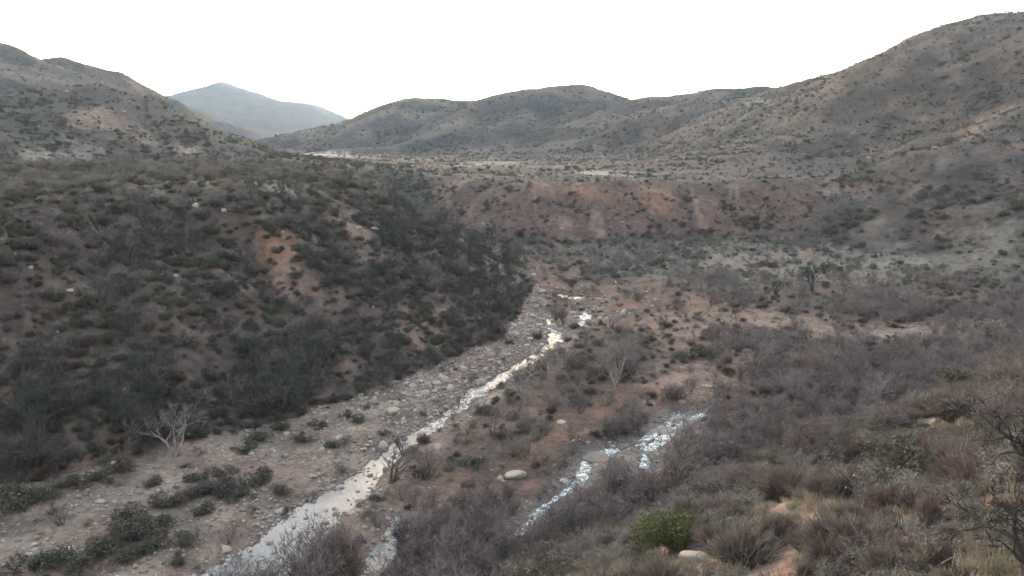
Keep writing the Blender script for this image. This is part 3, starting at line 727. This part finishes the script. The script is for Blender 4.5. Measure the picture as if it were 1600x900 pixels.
SCREEN = []    # foot, breadth, distance and height in the picture of what must stay in sight
taken = []     # x, y, radius kept clear of scatter
ORD = ['in the bottom left corner', 'second from the bottom left corner', 'third in the row from the bottom left corner', 'fourth in the row from the bottom left corner', 'at the upper end of the bottom left row', 'standing behind the bottom left row', 'midway on the bar', 'left of the middle group', 'in front of the middle group',
       'at the middle of the bar', 'nearest the stream above the grey shrub', 'left of the grey shrub', 'right in the middle group', 'below the middle group', 'in front of the bottom left row', 'at the near end of the bottom left row', 'at the bottom edge left of the grey shrub', 'on the bottom edge of the row', 'at the far left under the thicket', 'second from the far left under the thicket',
       'behind the middle group', 'on the sandy middle left', 'between the sandy middle and the group', 'alone by the stream bank', 'under the left thicket edge', 'below the dark left slope', 'third from the far left', 'at the upper bar among stones', 'high on the upper bar', 'near the narrow bend', 'beside the lone pale boulder', 'right of the pale bare tree', 'below and right of the pale bare tree', 'on the upper bar under the slope']
# ------------------------------------------------------------------ things one can point at
def hero(kind, var, name, px, py, wpx, label, cat, sz=1., native=2.0, sink=.03, tilt=(0, 0), keep=.7):
    """px, py the foot in the photograph; wpx its breadth there"""
    h = hit(px, py); s = wpx*h[3]/FPX/native
    taken.append((h[0], h[1], native*s*.5*keep)); SCREEN.append((px, py, wpx*.8, h[3], wpx*.8))
    return place(kind, var, name, h[0], h[1], s, R0.uniform(0, 6.28), label, cat, None, True, sink, sz, tilt)
hero('syc', 0, 'bare_tree', 272, 716, 100, 'pale leafless tree at the foot of the dark left slope, beside the gravel bar', 'tree', 1., 6.5)
hero('syc', 1, 'bare_tree', 822, 632, 70, 'pale forked leafless tree just right of the bright riffle in the stream', 'tree', 1.15, 6.0)
hero('syc', 2, 'bare_tree', 862, 606, 46, 'slim pale leafless tree behind the forked one beside the stream bend', 'tree', 1.2, 6.0)
hero('syc', 3, 'bare_tree', 962, 602, 80, 'spreading leafless tree in the grey thicket above the rusty trail', 'tree', 1., 6.5)
hero('syc', 0, 'bare_tree', 1380, 640, 70, 'small whitish leafless tree on the right below the near slope', 'tree', .9, 6.5)
hero('syc', 2, 'bare_tree', 1448, 590, 44, 'thin whitish leafless tree under the far edge of the near slope', 'tree', 1.1, 6.5)
hero('dtree', 0, 'dark_tree', 1270, 455, 62, 'dark twiggy tree standing on the pale grass flat', 'tree', .85, 5.0)
hero('dtree', 1, 'dark_tree', 1212, 462, 40, 'smaller dark twiggy tree left of the dark tree on the flat', 'tree', .9, 5.0)
hero('dtree', 1, 'dark_tree', 628, 712, 34, 'dark slender sapling standing in the stream edge at the narrow bend', 'tree', 1.7, 5.0)
hero('dtree', 0, 'dark_tree', 716, 640, 16, 'thin dark sapling rising against the bright riffle', 'tree', 1.9, 5.0)
hero('syc', 1, 'bare_tree', 1150, 450, 44, 'pale bushy leafless tree on the flat, left of the dark trees', 'tree', .8, 6.0)
for k, (px, py, w) in enumerate([(1062, 436, 24), (1092, 440, 22), (1122, 448, 26), (1182, 452, 24), (1205, 446, 20), (1238, 452, 24), (1302, 450, 22), (1340, 446, 20), (1028, 430, 18), (1400, 448, 22)]):
    hero('syc', k, 'bare_tree', px, py, w, 'pale leafless tree in the row on the flat, ' + ('second from left', 'third from left', 'fourth from left', 'fifth from left', 'fifth from right', 'fourth from right', 'third from right', 'second from right', 'leftmost', 'rightmost')[k], 'tree', .9, 6.0)['group'] = 'pale trees on the flat'
hero('green', 0, 'green_bush', 1056, 852, 112, 'bright green bush on the near slope above the tan boulder', 'bush', .85, 2.0)
hero('chap', 1, 'green_bush', 905, 896, 90, 'olive green low bush at the bottom edge left of the bright green bush', 'bush', .6, 2.0)
hero('brush', 0, 'brush_clump', 1165, 884, 150, 'large reddish brown brush right of the tan boulder', 'bush', 1., 1.9)
hero('brush', 1, 'brush_clump', 1325, 780, 96, 'rounded brown brush in the middle of the near slope', 'bush', 1.1, 1.9)
hero('brush', 2, 'brush_clump', 1225, 782, 110, 'reddish brush on the near slope above the bare clay streak', 'bush', 1.1, 1.9)
hero('brush', 3, 'brush_clump', 1348, 720, 72, 'dark brown round brush at the near slope edge', 'bush', 1.1, 1.9)
hero('brush', 1, 'brush_clump', 1490, 655, 90, 'rusty brush above the pale bank at the right', 'bush', 1., 1.9)
hero('brush', 2, 'brush_clump', 530, 905, 110, 'reddish brush at the bottom edge between the two channels', 'bush', .9, 1.9)
hero('bare', 1, 'leafless_shrub', 358, 850, 64, 'grey leafless shrub on the gravel bar beside the wide stream', 'shrub', 1., 2.2)
hero('dtree', 0, 'dark_shrub', 1606, 905, 190, 'dark bare branchy shrub at the lower right corner', 'shrub', .9, 5.0)
hero('dtree', 1, 'dark_shrub', 1640, 760, 190, 'dark bare branch reaching in from the right edge', 'shrub', .8, 5.0)
hero('sage', 2, 'sage_bush', 1545, 528, 62, 'pale grey round bush on the sandy strip at the right', 'bush', 1., 1.9)
for k, (px, py, w) in enumerate([(60, 893, 60), (115, 880, 60), (165, 862, 64), (215, 842, 62), (250, 826, 50), (195, 812, 46), (268, 790, 40), (305, 775, 36), (330, 768, 44), (362, 766, 46), (410, 752, 44), (290, 852, 34), (380, 776, 32), (325, 800, 34), (232, 862, 40),
                                 (198, 876, 44), (275, 882, 30), (128, 893, 36), (20, 790, 60), (60, 782, 40), (345, 742, 30), (245, 756, 26), (302, 752, 28), (440, 770, 28), (155, 752, 36), (190, 738, 40), (105, 760, 34), (470, 690, 24), (500, 668, 26), (520, 700, 24), (560, 660, 22), (405, 690, 30), (380, 706, 30), (440, 672, 28)]):
    hero('chap', k, 'chaparral_bush', px, py, w, '%s dark bush on the gravel bar, %s' % ('broad' if w > 42 else 'small' if w < 32 else 'rounded', ORD[k]), 'bush', .8, 1.6)['group'] = 'dark bushes on the gravel bar'
for px, py in ((1040, 675), (1060, 655), (1085, 648), (1008, 705), (940, 705), (912, 730), (1020, 690), (1000, 720), (965, 694), (815, 822)):
    SCREEN.append((px, py+6, 26, hit(px, py)[3], 8))
def hero_rock(px, py, wpx, var, label, sz=1., native=1.75, mesh=None):
    h = hit(px, py); s = wpx*h[3]/FPX/native
    taken.append((h[0], h[1], s*.8)); SCREEN.append((px, py, wpx, h[3], wpx*.6))
    place_boulder(var, h[0], h[1], s, R0.uniform(0, 6.28), label, None, mesh or PALE, sz)
hero_rock(1085, 876, 50, 4, 'tan boulder half buried on the near slope under the green bush', .8, 2.0, BOULD)
hero_rock(615, 644, 19, 1, 'large pale boulder alone at the edge of the left bar')
hero_rock(665, 617, 15, 2, 'pale boulder at the front of the cluster under the left slope')
hero_rock(683, 600, 13, 3, 'pale boulder at the back of the cluster under the left slope')
hero_rock(656, 598, 12, 4, 'rounded boulder at the left of the cluster under the left slope')
hero_rock(703, 608, 16, 5, 'greyish boulder at the right of the cluster nearest the riffle')
hero_rock(684, 608, 10, 6, 'small yellowish boulder in the middle of the cluster')
hero_rock(598, 698, 17, 2, 'tan boulder on the bank where the stream narrows')
hero_rock(684, 700, 16, 4, 'pale boulder among brush on the right bank of the stream')
hero_rock(806, 744, 30, 1, 'pale flat boulder beside the lower end of the rusty trail', .7)
hero_rock(781, 750, 14, 5, 'small boulder left of the pale flat boulder')
hero_rock(877, 660, 14, 3, 'pale slab in the brush above the rusty trail', .6)
hero_rock(865, 512, 16, 0, 'pale round boulder between the two far channels')
hero_rock(354, 860, 18, 6, 'grey boulder at the water edge under the grey shrub')
hero_rock(1105, 604, 22, 4, 'long flat slab on the sandy clearing', .4)
hero_rock(455, 826, 14, 3, 'grey stone standing in the wide part of the stream')
hero_rock(720, 378, 9, 2, 'whitish rock at the back foot of the left spur')
hero_rock(560, 357, 9, 1, 'pale rock above the clay scar on the left ridge')
hero_rock(585, 358, 10, 3, 'pale rock on the skyline edge of the left ridge')
hero_rock(305, 322, 10, 5, 'pale rock on the left hill below the dry grass shelf')
hero_rock(350, 330, 9, 6, 'white rock right of the pale rock below the grass shelf')
hero_rock(275, 432, 9, 0, 'lone pale rock halfway down the left hill')
hero_rock(110, 455, 9, 4, 'lone pale rock low on the far left of the hill')
# rock ledges that the side stream slides over
for px, py, w, szv, lb in ((935, 716, 62, .32, 'wet grey rock ledge under the lower cascade'), (1030, 676, 70, .3, 'wet striped rock ledge beside the upper cascade'), (1062, 652, 44, .32, 'smaller grey ledge at the head of the cascade'), (1030, 712, 42, .35, 'tan rock ledge at the foot of the upper cascade'), (1088, 676, 30, .35, 'brown ledge at the right of the upper cascade'), (985, 720, 34, .3, 'low ledge between the two cascades')):
    hero_rock(px, py, w, R0.randrange(7), lb, szv, 2.0, BOULD)

# ------------------------------------------------------------------ scatter of plants over the land
def candidates(n, r0, r1, power):
    """points with ground density falling as r**-power"""
    a = np.radians(rng.uniform(-37, 37, n))
    u = rng.uniform(0, 1, n); e = 2-power
    r = (r0**e + u*(r1**e-r0**e))**(1/e)
    return r*np.sin(a), r*np.cos(a)
xs1, ys1 = candidates(52000, 9, 300, 0.0)
xs2, ys2 = candidates(140000, 300, 1750, 1.35)
xs3, ys3 = candidates(5000, 9, 75, 0.0)
X = np.concatenate([xs1, xs2, xs3]); Y = np.concatenate([ys1, ys2, ys3])
Z = ground(X, Y); ir, ia, fr, fa = grid_idx(X, Y)
zn = ZONE[ir, ia]; lo = LO[ir, ia]; hi = HI[ir, ia]; br = BARE[ir, ia]; rd = np.hypot(X, Y)
PX, PY, DD = project(X, Y, Z)
ok = visible(X, Y, Z+1.6) & (PX > -90) & (PX < 1690) & (PY < 990)
n = len(X); u = rng.uniform(0, 1, n); v = rng.uniform(0, 1, n)
cl1 = fbm(X/11., Y/11., 401, 4); cl2 = fbm(X/35., Y/35., 405, 3); cl3 = fbm(X/5., Y/5., 409, 2)
kinds = ['chap', 'bare', 'sage', 'brush', 'thicket', 'grass']
prob = np.zeros((n, 6))
def setp(m, **kw):
    for k, val in kw.items(): prob[m, kinds.index(k)] = (val[m] if isinstance(val, np.ndarray) else val)
cxs = np.interp(Y, [p[1] for p in MAIN[0]], [p[0] for p in MAIN[0]])
left = X < cxs
fl = zn == 0
g1 = sstep(-.4, .4, cl1); g2 = sstep(-.3, .4, cl2); g3 = sstep(-.3, .4, cl3)
bar = fl & left & (Y < 215)
setp(bar, chap=.02+.10*g1*g3+.2*sstep(22, 40, lo), sage=.05*g1, bare=.02+.25*sstep(26, 40, lo), grass=.10, thicket=.35*sstep(28, 44, lo))
rip = fl & ~left & (Y < 190)
setp(rip, bare=.03+.22*g2*g2, thicket=.01+.05*g2*g1, brush=.06+.12*g1*g3, chap=.04*g3, sage=.06, grass=.16)
hpl = 36.4 + .42*X - .55*Y
band = sstep(-16, -9, hpl)*rip
prob[:, 1] += band*.32; prob[:, 4] += band*.05; prob[:, 5] *= 1-band
fr_ = fl & (Y >= 190) & ~bar
setp(fr_, sage=.24*g1+.05, grass=.42, bare=.06+.16*g2, chap=.05+.14*g2*g3)
lh = (zn == 1) & (rd < 320)
top = sstep(20, 30, Z)
foot = sstep(9, 2, Z)*sstep(-20, -45, X)
setp(lh, chap=(.42+.30*g2*g1)*(1-.55*top), bare=(.10*g1+.03)*(1-.4*top), sage=.10+.34*top*g1, brush=.06+.10*g3, grass=.08+.25*top, thicket=.03*(1-top)+.6*foot)
lfar = (zn == 1) & (rd >= 320)
setp(lfar, chap=.34+.5*g2*g1, sage=.14, bare=.1)
ttop = sstep(19, 24, Z)
setp((zn == 2), chap=(.10+.35*g2*g3)*(1-.5*ttop), bare=.22*g1*(1-.6*ttop), brush=.16*g1*(1-.6*ttop), sage=.10, grass=.10)
setp((zn == 3), chap=.10+.55*g1*g2, sage=.10, bare=.14)
setp((zn == 4), chap=.08+.45*g2*g1, sage=.08, bare=.06)
nh = zn == 6
setp(nh, brush=.14+.20*g1, sage=.26+.20*g2, bare=.02+.05*g2*g1, grass=.34, chap=.05)
prob *= (1-.93*np.clip(br, 0, 1))[:, None]
e_ = np.clip(rd*.035, 5, 34)
conc = (ground(X+e_, Y)+ground(X-e_, Y)+ground(X, Y+e_)+ground(X, Y-e_))/4 - Z     # plants gather in the gullies
gul_ = np.where(rd > 250, .45+1.3*sstep(-.06, .10, conc/e_), 1.0)
prob[:, 0] *= gul_; prob[:, 1] *= gul_
prob *= np.where((rd < 300) & ((zn == 2) | (zn == 3)), .28, np.where(fr_, .55, 1.0))[:, None]
prob[:, :5] *= ((np.minimum(lo, hi) > .7) | ~fl)[:, None]; prob[:, 5] *= ((np.minimum(lo, hi) > .3) | ~fl)
cum = np.cumsum(prob, 1)
kind = (u[:, None] > cum).sum(1)
ok &= kind < 6
ok &= ~((kind == 5) & (rd > 330))
for tx, ty, tr in taken:
    ok &= (X-tx)**2+(Y-ty)**2 > tr*tr
for hx, hy, hw_, hr, hh in SCREEN:       # nothing tall stands in the line of sight to the things named above
    ok &= ~((rd < hr) & (np.abs(PX-hx) < hw_*.5+.5*FPX/rd) & (PY > hy-2) & (PY - 1.5*FPX/rd < hy-.12*hh))
ok &= rd > 7
ln = np.exp(rng.normal(-.05, .42, n)); ln = np.clip(ln, .35, 2.3)
size = np.select([kind == 0, kind == 1, kind == 2, kind == 3, kind == 4], [1.0*ln, 1.05*ln, .72*ln, .8*ln, .85*ln], .8*ln)
size = np.where(bar & (kind == 0), .55*ln, size)
size = np.where(rip & (kind == 1), 1.15*ln, size)
size = np.where(lh & (kind == 0), .78*ln, size)
size = np.where(fr_ & (kind == 0), .8*ln, size)
size = np.where(nh & (rd < 30), size*.75, size)
size = np.where(rd > 320, size*(.72+.38*sstep(320, 1200, rd)), size)
sel = np.nonzero(ok)[0]

# which of them show largest: these become things of their own
NAMES = {0: ('chaparral_bush', 'bush'), 1: ('leafless_shrub', 'shrub'), 2: ('sage_bush', 'bush'), 3: ('brush_clump', 'brush'), 4: ('thicket_tree', 'tree')}
LAND = [('the bright green bush', 1056, 830), ('the tan boulder', 1085, 872), ('the large reddish brush', 1165, 860), ('the bare clay streak', 1230, 795), ('the rounded brown brush', 1325, 760), ('the dark brown brush', 1348, 705),
        ('the pale bank', 1430, 665), ('the rusty brush', 1490, 640), ('the dark corner shrub', 1590, 850), ('the dark branch', 1590, 690), ('the lower right corner', 1480, 890), ('the upper cascade', 1035, 675), ('the lower cascade', 925, 718), ('the rusty trail', 880, 675),
        ('the pale flat boulder', 806, 740), ('the forked pale tree', 822, 605), ('the spreading leafless tree', 962, 575), ('the sandy clearing', 1110, 590), ('the small whitish tree', 1380, 615), ('the thin whitish tree', 1448, 570),
        ('the dark tree on the flat', 1270, 440), ('the sandy strip', 1480, 520), ('the wide stream', 400, 860), ('the dark stream sapling', 628, 700), ('the boulder cluster', 680, 605), ('the pale bare tree', 272, 690),
        ('the left bar end', 60, 800), ('the dark left thicket', 100, 660), ('the clay scar', 440, 395), ('the scar on the ridge', 560, 368), ('the dry grass shelf', 330, 292), ('the terrace gullies', 905, 345), ('the right hill scars', 1550, 190),
        ('the toe of the left spur', 800, 500), ('the lone hill rock', 275, 432), ('the bright riffle', 745, 610), ('the lone pale boulder', 615, 640), ('the side channel mouth', 590, 870), ('the thin lower cascade', 815, 820), ('the far rapids', 885, 500),
        ('the low left rock', 110, 455), ('the middle left slope', 600, 480), ('the low olive bush', 905, 885), ('the red earth bend', 1000, 470), ('the tan hill cut', 150, 190)]
def place_words(px, py, s_):
    d = [math.hypot(px-l[1], (py-l[2])*1.2) for l in LAND]; j = int(np.argmin(d)); nm, lx, ly = LAND[j]
    dx, dy = px-lx, py-ly
    w = ('left of' if dx < 0 else 'right of') if abs(dx) > 1.1*abs(dy) else ('above' if dy < 0 else 'below')
    if abs(dx) < 2.2*abs(dy) and abs(dy) < 2.2*abs(dx): w = ('above and ' if dy < 0 else 'below and ') + ('left of' if dx < 0 else 'right of')
    if d[j] < 28: w = 'just ' + w
    elif d[j] > 85: w = 'well ' + w
    return w + ' ' + nm, nm
PLUR = {0: 'olive bushes', 1: 'leafless shrubs', 2: 'grey-green bushes', 3: 'brown brush clumps', 4: 'thicket trees'}
LOOK = {0: 'dark olive leafy bush', 1: 'grey leafless shrub', 2: 'pale grey-green low bush', 3: 'reddish brown brush clump', 4: 'tall leafless thicket tree'}
inview = (PX > 4) & (PX < 1596) & (PY < 895) & (PY > 60) & visible(X, Y, Z+.9*size, 1)
QUOTA = {0: 290, 1: 290, 2: 260, 3: 260, 4: 140}
single = np.zeros(n, bool)
lefty = left & (rd < 300)
for k, q in QUOTA.items():
    c_ = sel[(kind[sel] == k) & inview[sel]]
    app = size[c_]/rd[c_]
    c_ = c_[np.argsort(-app)][:q]
    single[c_] = True
    szq = np.quantile(size[c_], (.33, .67))
    for i in c_:
        w, gname = place_words(PX[i], PY[i]-.5*size[i]*FPX/rd[i], size[i])
        adj = 'big ' if size[i] > szq[1] else 'small ' if size[i] < szq[0] else ''
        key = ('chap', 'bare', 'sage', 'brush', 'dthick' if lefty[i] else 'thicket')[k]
        big = size[i]*2*FPX/rd[i] > 34
        place(key, int(v[i]*97), NAMES[k][0], X[i], Y[i], float(size[i]), float(v[i]*977 % 6.28), adj+LOOK[k]+' '+w, NAMES[k][1], PLUR[k]+' around '+gname, big, .04, float(.85+.4*u[i] % .4))

# ------------------------------------------------------------------ what nobody could count: instanced in one object per kind
def scatter_object(name, label, meshes, x, y, z, s, rot, sz=None):
    n = len(x)
    me = bpy.data.meshes.new(name); me.vertices.add(n)
    me.vertices.foreach_set('co', np.stack([x, y, z], 1).astype(np.float32).ravel())
    a = me.attributes.new('rot', 'FLOAT_VECTOR', 'POINT'); a.data.foreach_set('vector', rot.astype(np.float32).ravel())
    sc = np.stack([s, s, s if sz is None else s*sz], 1)
    a = me.attributes.new('scl', 'FLOAT_VECTOR', 'POINT'); a.data.foreach_set('vector', sc.astype(np.float32).ravel())
    a = me.attributes.new('pick', 'INT', 'POINT'); a.data.foreach_set('value', rng.integers(0, len(meshes), n).astype(np.int32))
    o = link(name, me)
    ng = bpy.data.node_groups.new(name, 'GeometryNodeTree')
    ng.interface.new_socket('Geometry', in_out='INPUT', socket_type='NodeSocketGeometry'); ng.interface.new_socket('Geometry', in_out='OUTPUT', socket_type='NodeSocketGeometry')
    N = ng.nodes; gi = N.new('NodeGroupInput'); go = N.new('NodeGroupOutput')
    iop = N.new('GeometryNodeInstanceOnPoints'); jn_ = N.new('GeometryNodeJoinGeometry')
    for k, m in enumerate(meshes):
        src = bpy.data.objects.new(name+'_source', m)
        oi = N.new('GeometryNodeObjectInfo'); oi.inputs['Object'].default_value = src; oi.inputs['As Instance'].default_value = True
        ng.links.new(oi.outputs['Geometry'], jn_.inputs[0])
    ng.links.new(gi.outputs[0], iop.inputs['Points']); ng.links.new(jn_.outputs[0], iop.inputs['Instance'])
    iop.inputs['Pick Instance'].default_value = True
    def attr(nm, ty, sock):
        q = N.new('GeometryNodeInputNamedAttribute'); q.data_type = ty; q.inputs['Name'].default_value = nm
        ng.links.new(q.outputs[0], iop.inputs[sock])
    attr('pick', 'INT', 'Instance Index'); attr('rot', 'FLOAT_VECTOR', 'Rotation'); attr('scl', 'FLOAT_VECTOR', 'Scale')
    ng.links.new(iop.outputs[0], go.inputs[0])
    md = o.modifiers.new('scatter', 'NODES'); md.node_group = ng
    return tag(o, label, None, None, 'stuff')
def rots(n, t=.12):
    return np.stack([rng.normal(0, t, n), rng.normal(0, t, n), rng.uniform(0, 6.28, n)], 1)
STUFF = {0: ('chaparral_cover', 'dark olive chaparral covering the slopes', 'chap'), 1: ('leafless_scrub', 'grey leafless scrub filling the valley', 'bare'), 2: ('sage_scrub', 'pale grey-green low scrub on the slopes', 'sage'), 3: ('dry_brush', 'reddish brown dry brush on the slopes', 'brush'), 4: ('thicket', 'tall grey leafless thicket along the stream', 'thicket')}
for k, (nm, lb, key) in STUFF.items():
    i = sel[(kind[sel] == k) & ~single[sel] & ~(lefty[sel] & (k == 4))]
    scatter_object(nm, lb, [p.whole for p in PR[key]], X[i], Y[i], Z[i]-.04, size[i], rots(len(i)), .8+.4*v[i])
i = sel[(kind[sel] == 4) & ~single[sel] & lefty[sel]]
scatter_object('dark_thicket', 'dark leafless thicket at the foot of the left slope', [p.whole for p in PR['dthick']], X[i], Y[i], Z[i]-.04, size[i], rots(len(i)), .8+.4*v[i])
i = sel[kind[sel] == 5]
scatter_object('dry_grass', 'pale dry grass tufts between the shrubs', TUFTS, X[i], Y[i], Z[i]-.02, 1.1*size[i], rots(len(i)))
# extra grass close by
gx, gy = candidates(9000, 10, 110, 0.3); gz = ground(gx, gy); jr, ja, _, _ = grid_idx(gx, gy)
m = (ZONE[jr, ja] == 6) & visible(gx, gy, gz+.4) & (fbm(gx/7., gy/7., 431, 3) > -.25)
scatter_object('near_grass', 'straw coloured grass on the near slope', TUFTS, gx[m], gy[m], gz[m]-.02, rng.uniform(.5, 1.2, m.sum()), rots(m.sum()))

# ------------------------------------------------------------------ stones of the stream bed
sx = []; 
bx, by = candidates(190000, 50, 235, 0.6)
bz = ground(bx, by); jr, ja, _, _ = grid_idx(bx, by)
bl = np.minimum(LO[jr, ja], HI[jr, ja]); bzn = ZONE[jr, ja]
bqx, bqy, bd = project(bx, by, bz)
bleft = bx < np.interp(by, [p[1] for p in MAIN[0]], [p[0] for p in MAIN[0]])
cl = sstep(-.3, .5, fbm(bx/6., by/6., 441, 3))
pr = np.where(bleft, .16+.40*cl, 0)*sstep(48, 25, bl) + .55*sstep(3.0, .2, np.abs(bl-.1))*np.where(bl > 0, 1, .8) + .22*sstep(14, 3, bl)*cl
pr = np.where(bl < -.5, .012+.07*cl*cl*cl, pr)
pr += .25*sstep(150, 185, by)*sstep(24, 5, bl)*cl
upbar = bleft*sstep(98, 112, by)*sstep(185, 165, by)*(bl > .5)
pr += .3*upbar
keep = (bzn == 0) & (rng.uniform(0, 1, len(bx)) < pr) & visible(bx, by, bz+.4) & (bqx > -60) & (bqx < 1660) & (bqy < 960)
bs = .10*np.exp(rng.normal(0, .6, len(bx)))
bs = bs*(1+.7*upbar*(rng.uniform(0, 1, len(bx)) < .5)+.5*sstep(160, 185, by))
bs = np.where(bl < -.5, np.clip(bs*2.0, .2, .65), bs); bs = np.minimum(bs, 1.0)
for tx, ty, tr in taken:
    keep &= (bx-tx)**2+(by-ty)**2 > tr*tr
bz = np.where((bl < -.3) & (LO[jr, ja] < 0), plane_z(by)-.42-.28*bs, bz)
ki = np.nonzero(keep)[0]
app = np.where((bqx[ki] > 3) & (bqx[ki] < 1597) & (bqy[ki] < 896), bs[ki]/bd[ki], 0)
order = ki[np.argsort(-app)]
one = order[:230]; rest = order[230:]
for i in one:
    w, gname = place_words(bqx[i], bqy[i], 1)
    adj = 'big ' if bs[i] > .5 else 'small ' if bs[i] < .33 else ''
    if bl[i] < -.2: lb = 'wet boulder in the water'
    elif bleft[i] and bl[i] < 3: lb = 'boulder on the left bank'
    elif bleft[i]: lb = 'boulder on the gravel bar'
    else: lb = 'boulder on the right bank'
    lb = adj + lb + ', ' + w; gr = 'boulders around ' + gname
    place_boulder(int(i), bx[i], by[i], float(bs[i]), float(i % 628)/100, lb, gr, PALE if i % 3 == 0 else BOULD if i % 3 == 1 else STONES, z=float(bz[i]))
scatter_object('river_stones', 'loose stones and cobbles of the stream bed', STONES+PALE[:2], bx[rest], by[rest], bz[rest]-.02*bs[rest], bs[rest], rots(len(rest), .25), rng.uniform(.7, 1.2, len(rest)))
# scattered pale rocks on the slopes
qx, qy = candidates(14000, 60, 700, 1.0); qz = ground(qx, qy); jr, ja, _, _ = grid_idx(qx, qy)
m = np.isin(ZONE[jr, ja], (1, 2, 3, 6)) & visible(qx, qy, qz+.5) & (rng.uniform(0, 1, len(qx)) < np.where(np.hypot(qx, qy) > 300, .02, .08+.3*(BARE[jr, ja] > .4)))
scatter_object('slope_rocks', 'pale loose rocks scattered over the slopes', PALE[:3]+BOULD[:3], qx[m], qy[m], qz[m], .26*np.exp(np.clip(rng.normal(0, .5, m.sum()), -1, .9))*np.clip(np.hypot(qx[m], qy[m])/250, 1, 1.7), rots(m.sum(), .3))

# ------------------------------------------------------------------ air
def haze_box(x0, x1, y0, y1, z0, z1, dens):
    V = np.array([(x, y, z) for z in (z0, z1) for y in (y0, y1) for x in (x0, x1)])
    F = np.array([(0, 2, 3, 1), (4, 5, 7, 6), (0, 1, 5, 4), (2, 6, 7, 3), (0, 4, 6, 2), (1, 3, 7, 5)])
    m = bpy.data.materials.new('haze'); m.use_nodes = True; nt = m.node_tree
    nt.nodes.remove(nt.nodes['Principled BSDF'])
    pv = nt.nodes.new('ShaderNodeVolumePrincipled'); pv.inputs['Density'].default_value = dens; pv.inputs['Color'].default_value = (.48, .68, 1, 1); pv.inputs['Anisotropy'].default_value = .3
    nt.links.new(pv.outputs[0], nt.nodes['Material Output'].inputs['Volume'])
    return tag(link('haze', mesh_from('haze', V, [F], [m])), 'thin bluish air between the near slopes and the far mountains', None, None, 'stuff')
zmax = float(GZ.max()); zmin = float(GZ.min())
haze_box(-12500, 12500, -12500, 12500, zmin-1.5, zmax+15, 0.6e-4)
print('TERRAIN', NR, NA, 'objects', len(S.objects), 'sel', len(sel), 'stones', len(rest), 'zmax', zmax, zmin)
# things that would share a label are told apart by their order from left to right in the view
same = {}
for o in S.objects:
    if o.parent is None and o.get('group') and o.get('label'): same.setdefault(o['label'], []).append(o)
NTH = ['', 'second', 'third', 'fourth', 'fifth', 'sixth', 'seventh', 'eighth', 'ninth', 'tenth', 'eleventh', 'twelfth']
for lb, os_ in same.items():
    if len(os_) < 2: continue
    os_.sort(key=lambda o: o.location.x/max(o.location.y, .1))
    m = len(os_)
    for k, o in enumerate(os_):
        w = 'leftmost' if k == 0 else 'rightmost' if k == m-1 else 'middle one' if m == 3 else NTH[k]+' leftmost' if k < len(NTH) else None
        if w: o['label'] = lb + ', ' + w
held = {o['label'] for o in S.objects if o.parent is None and o.get('label')}
for o in S.objects:
    if o.parent is None and o.get('label'):
        for cut in ('loose ', 'leafy ', 'low ', 'tall ', 'well ', 'just ', 'small ', 'big ', 'dark ', 'bare '):
            t = o['label'].replace(cut, '', 1)
            if len(o['label'].replace(',', '').split()) > 16 and t not in held: held.add(t); o['label'] = t
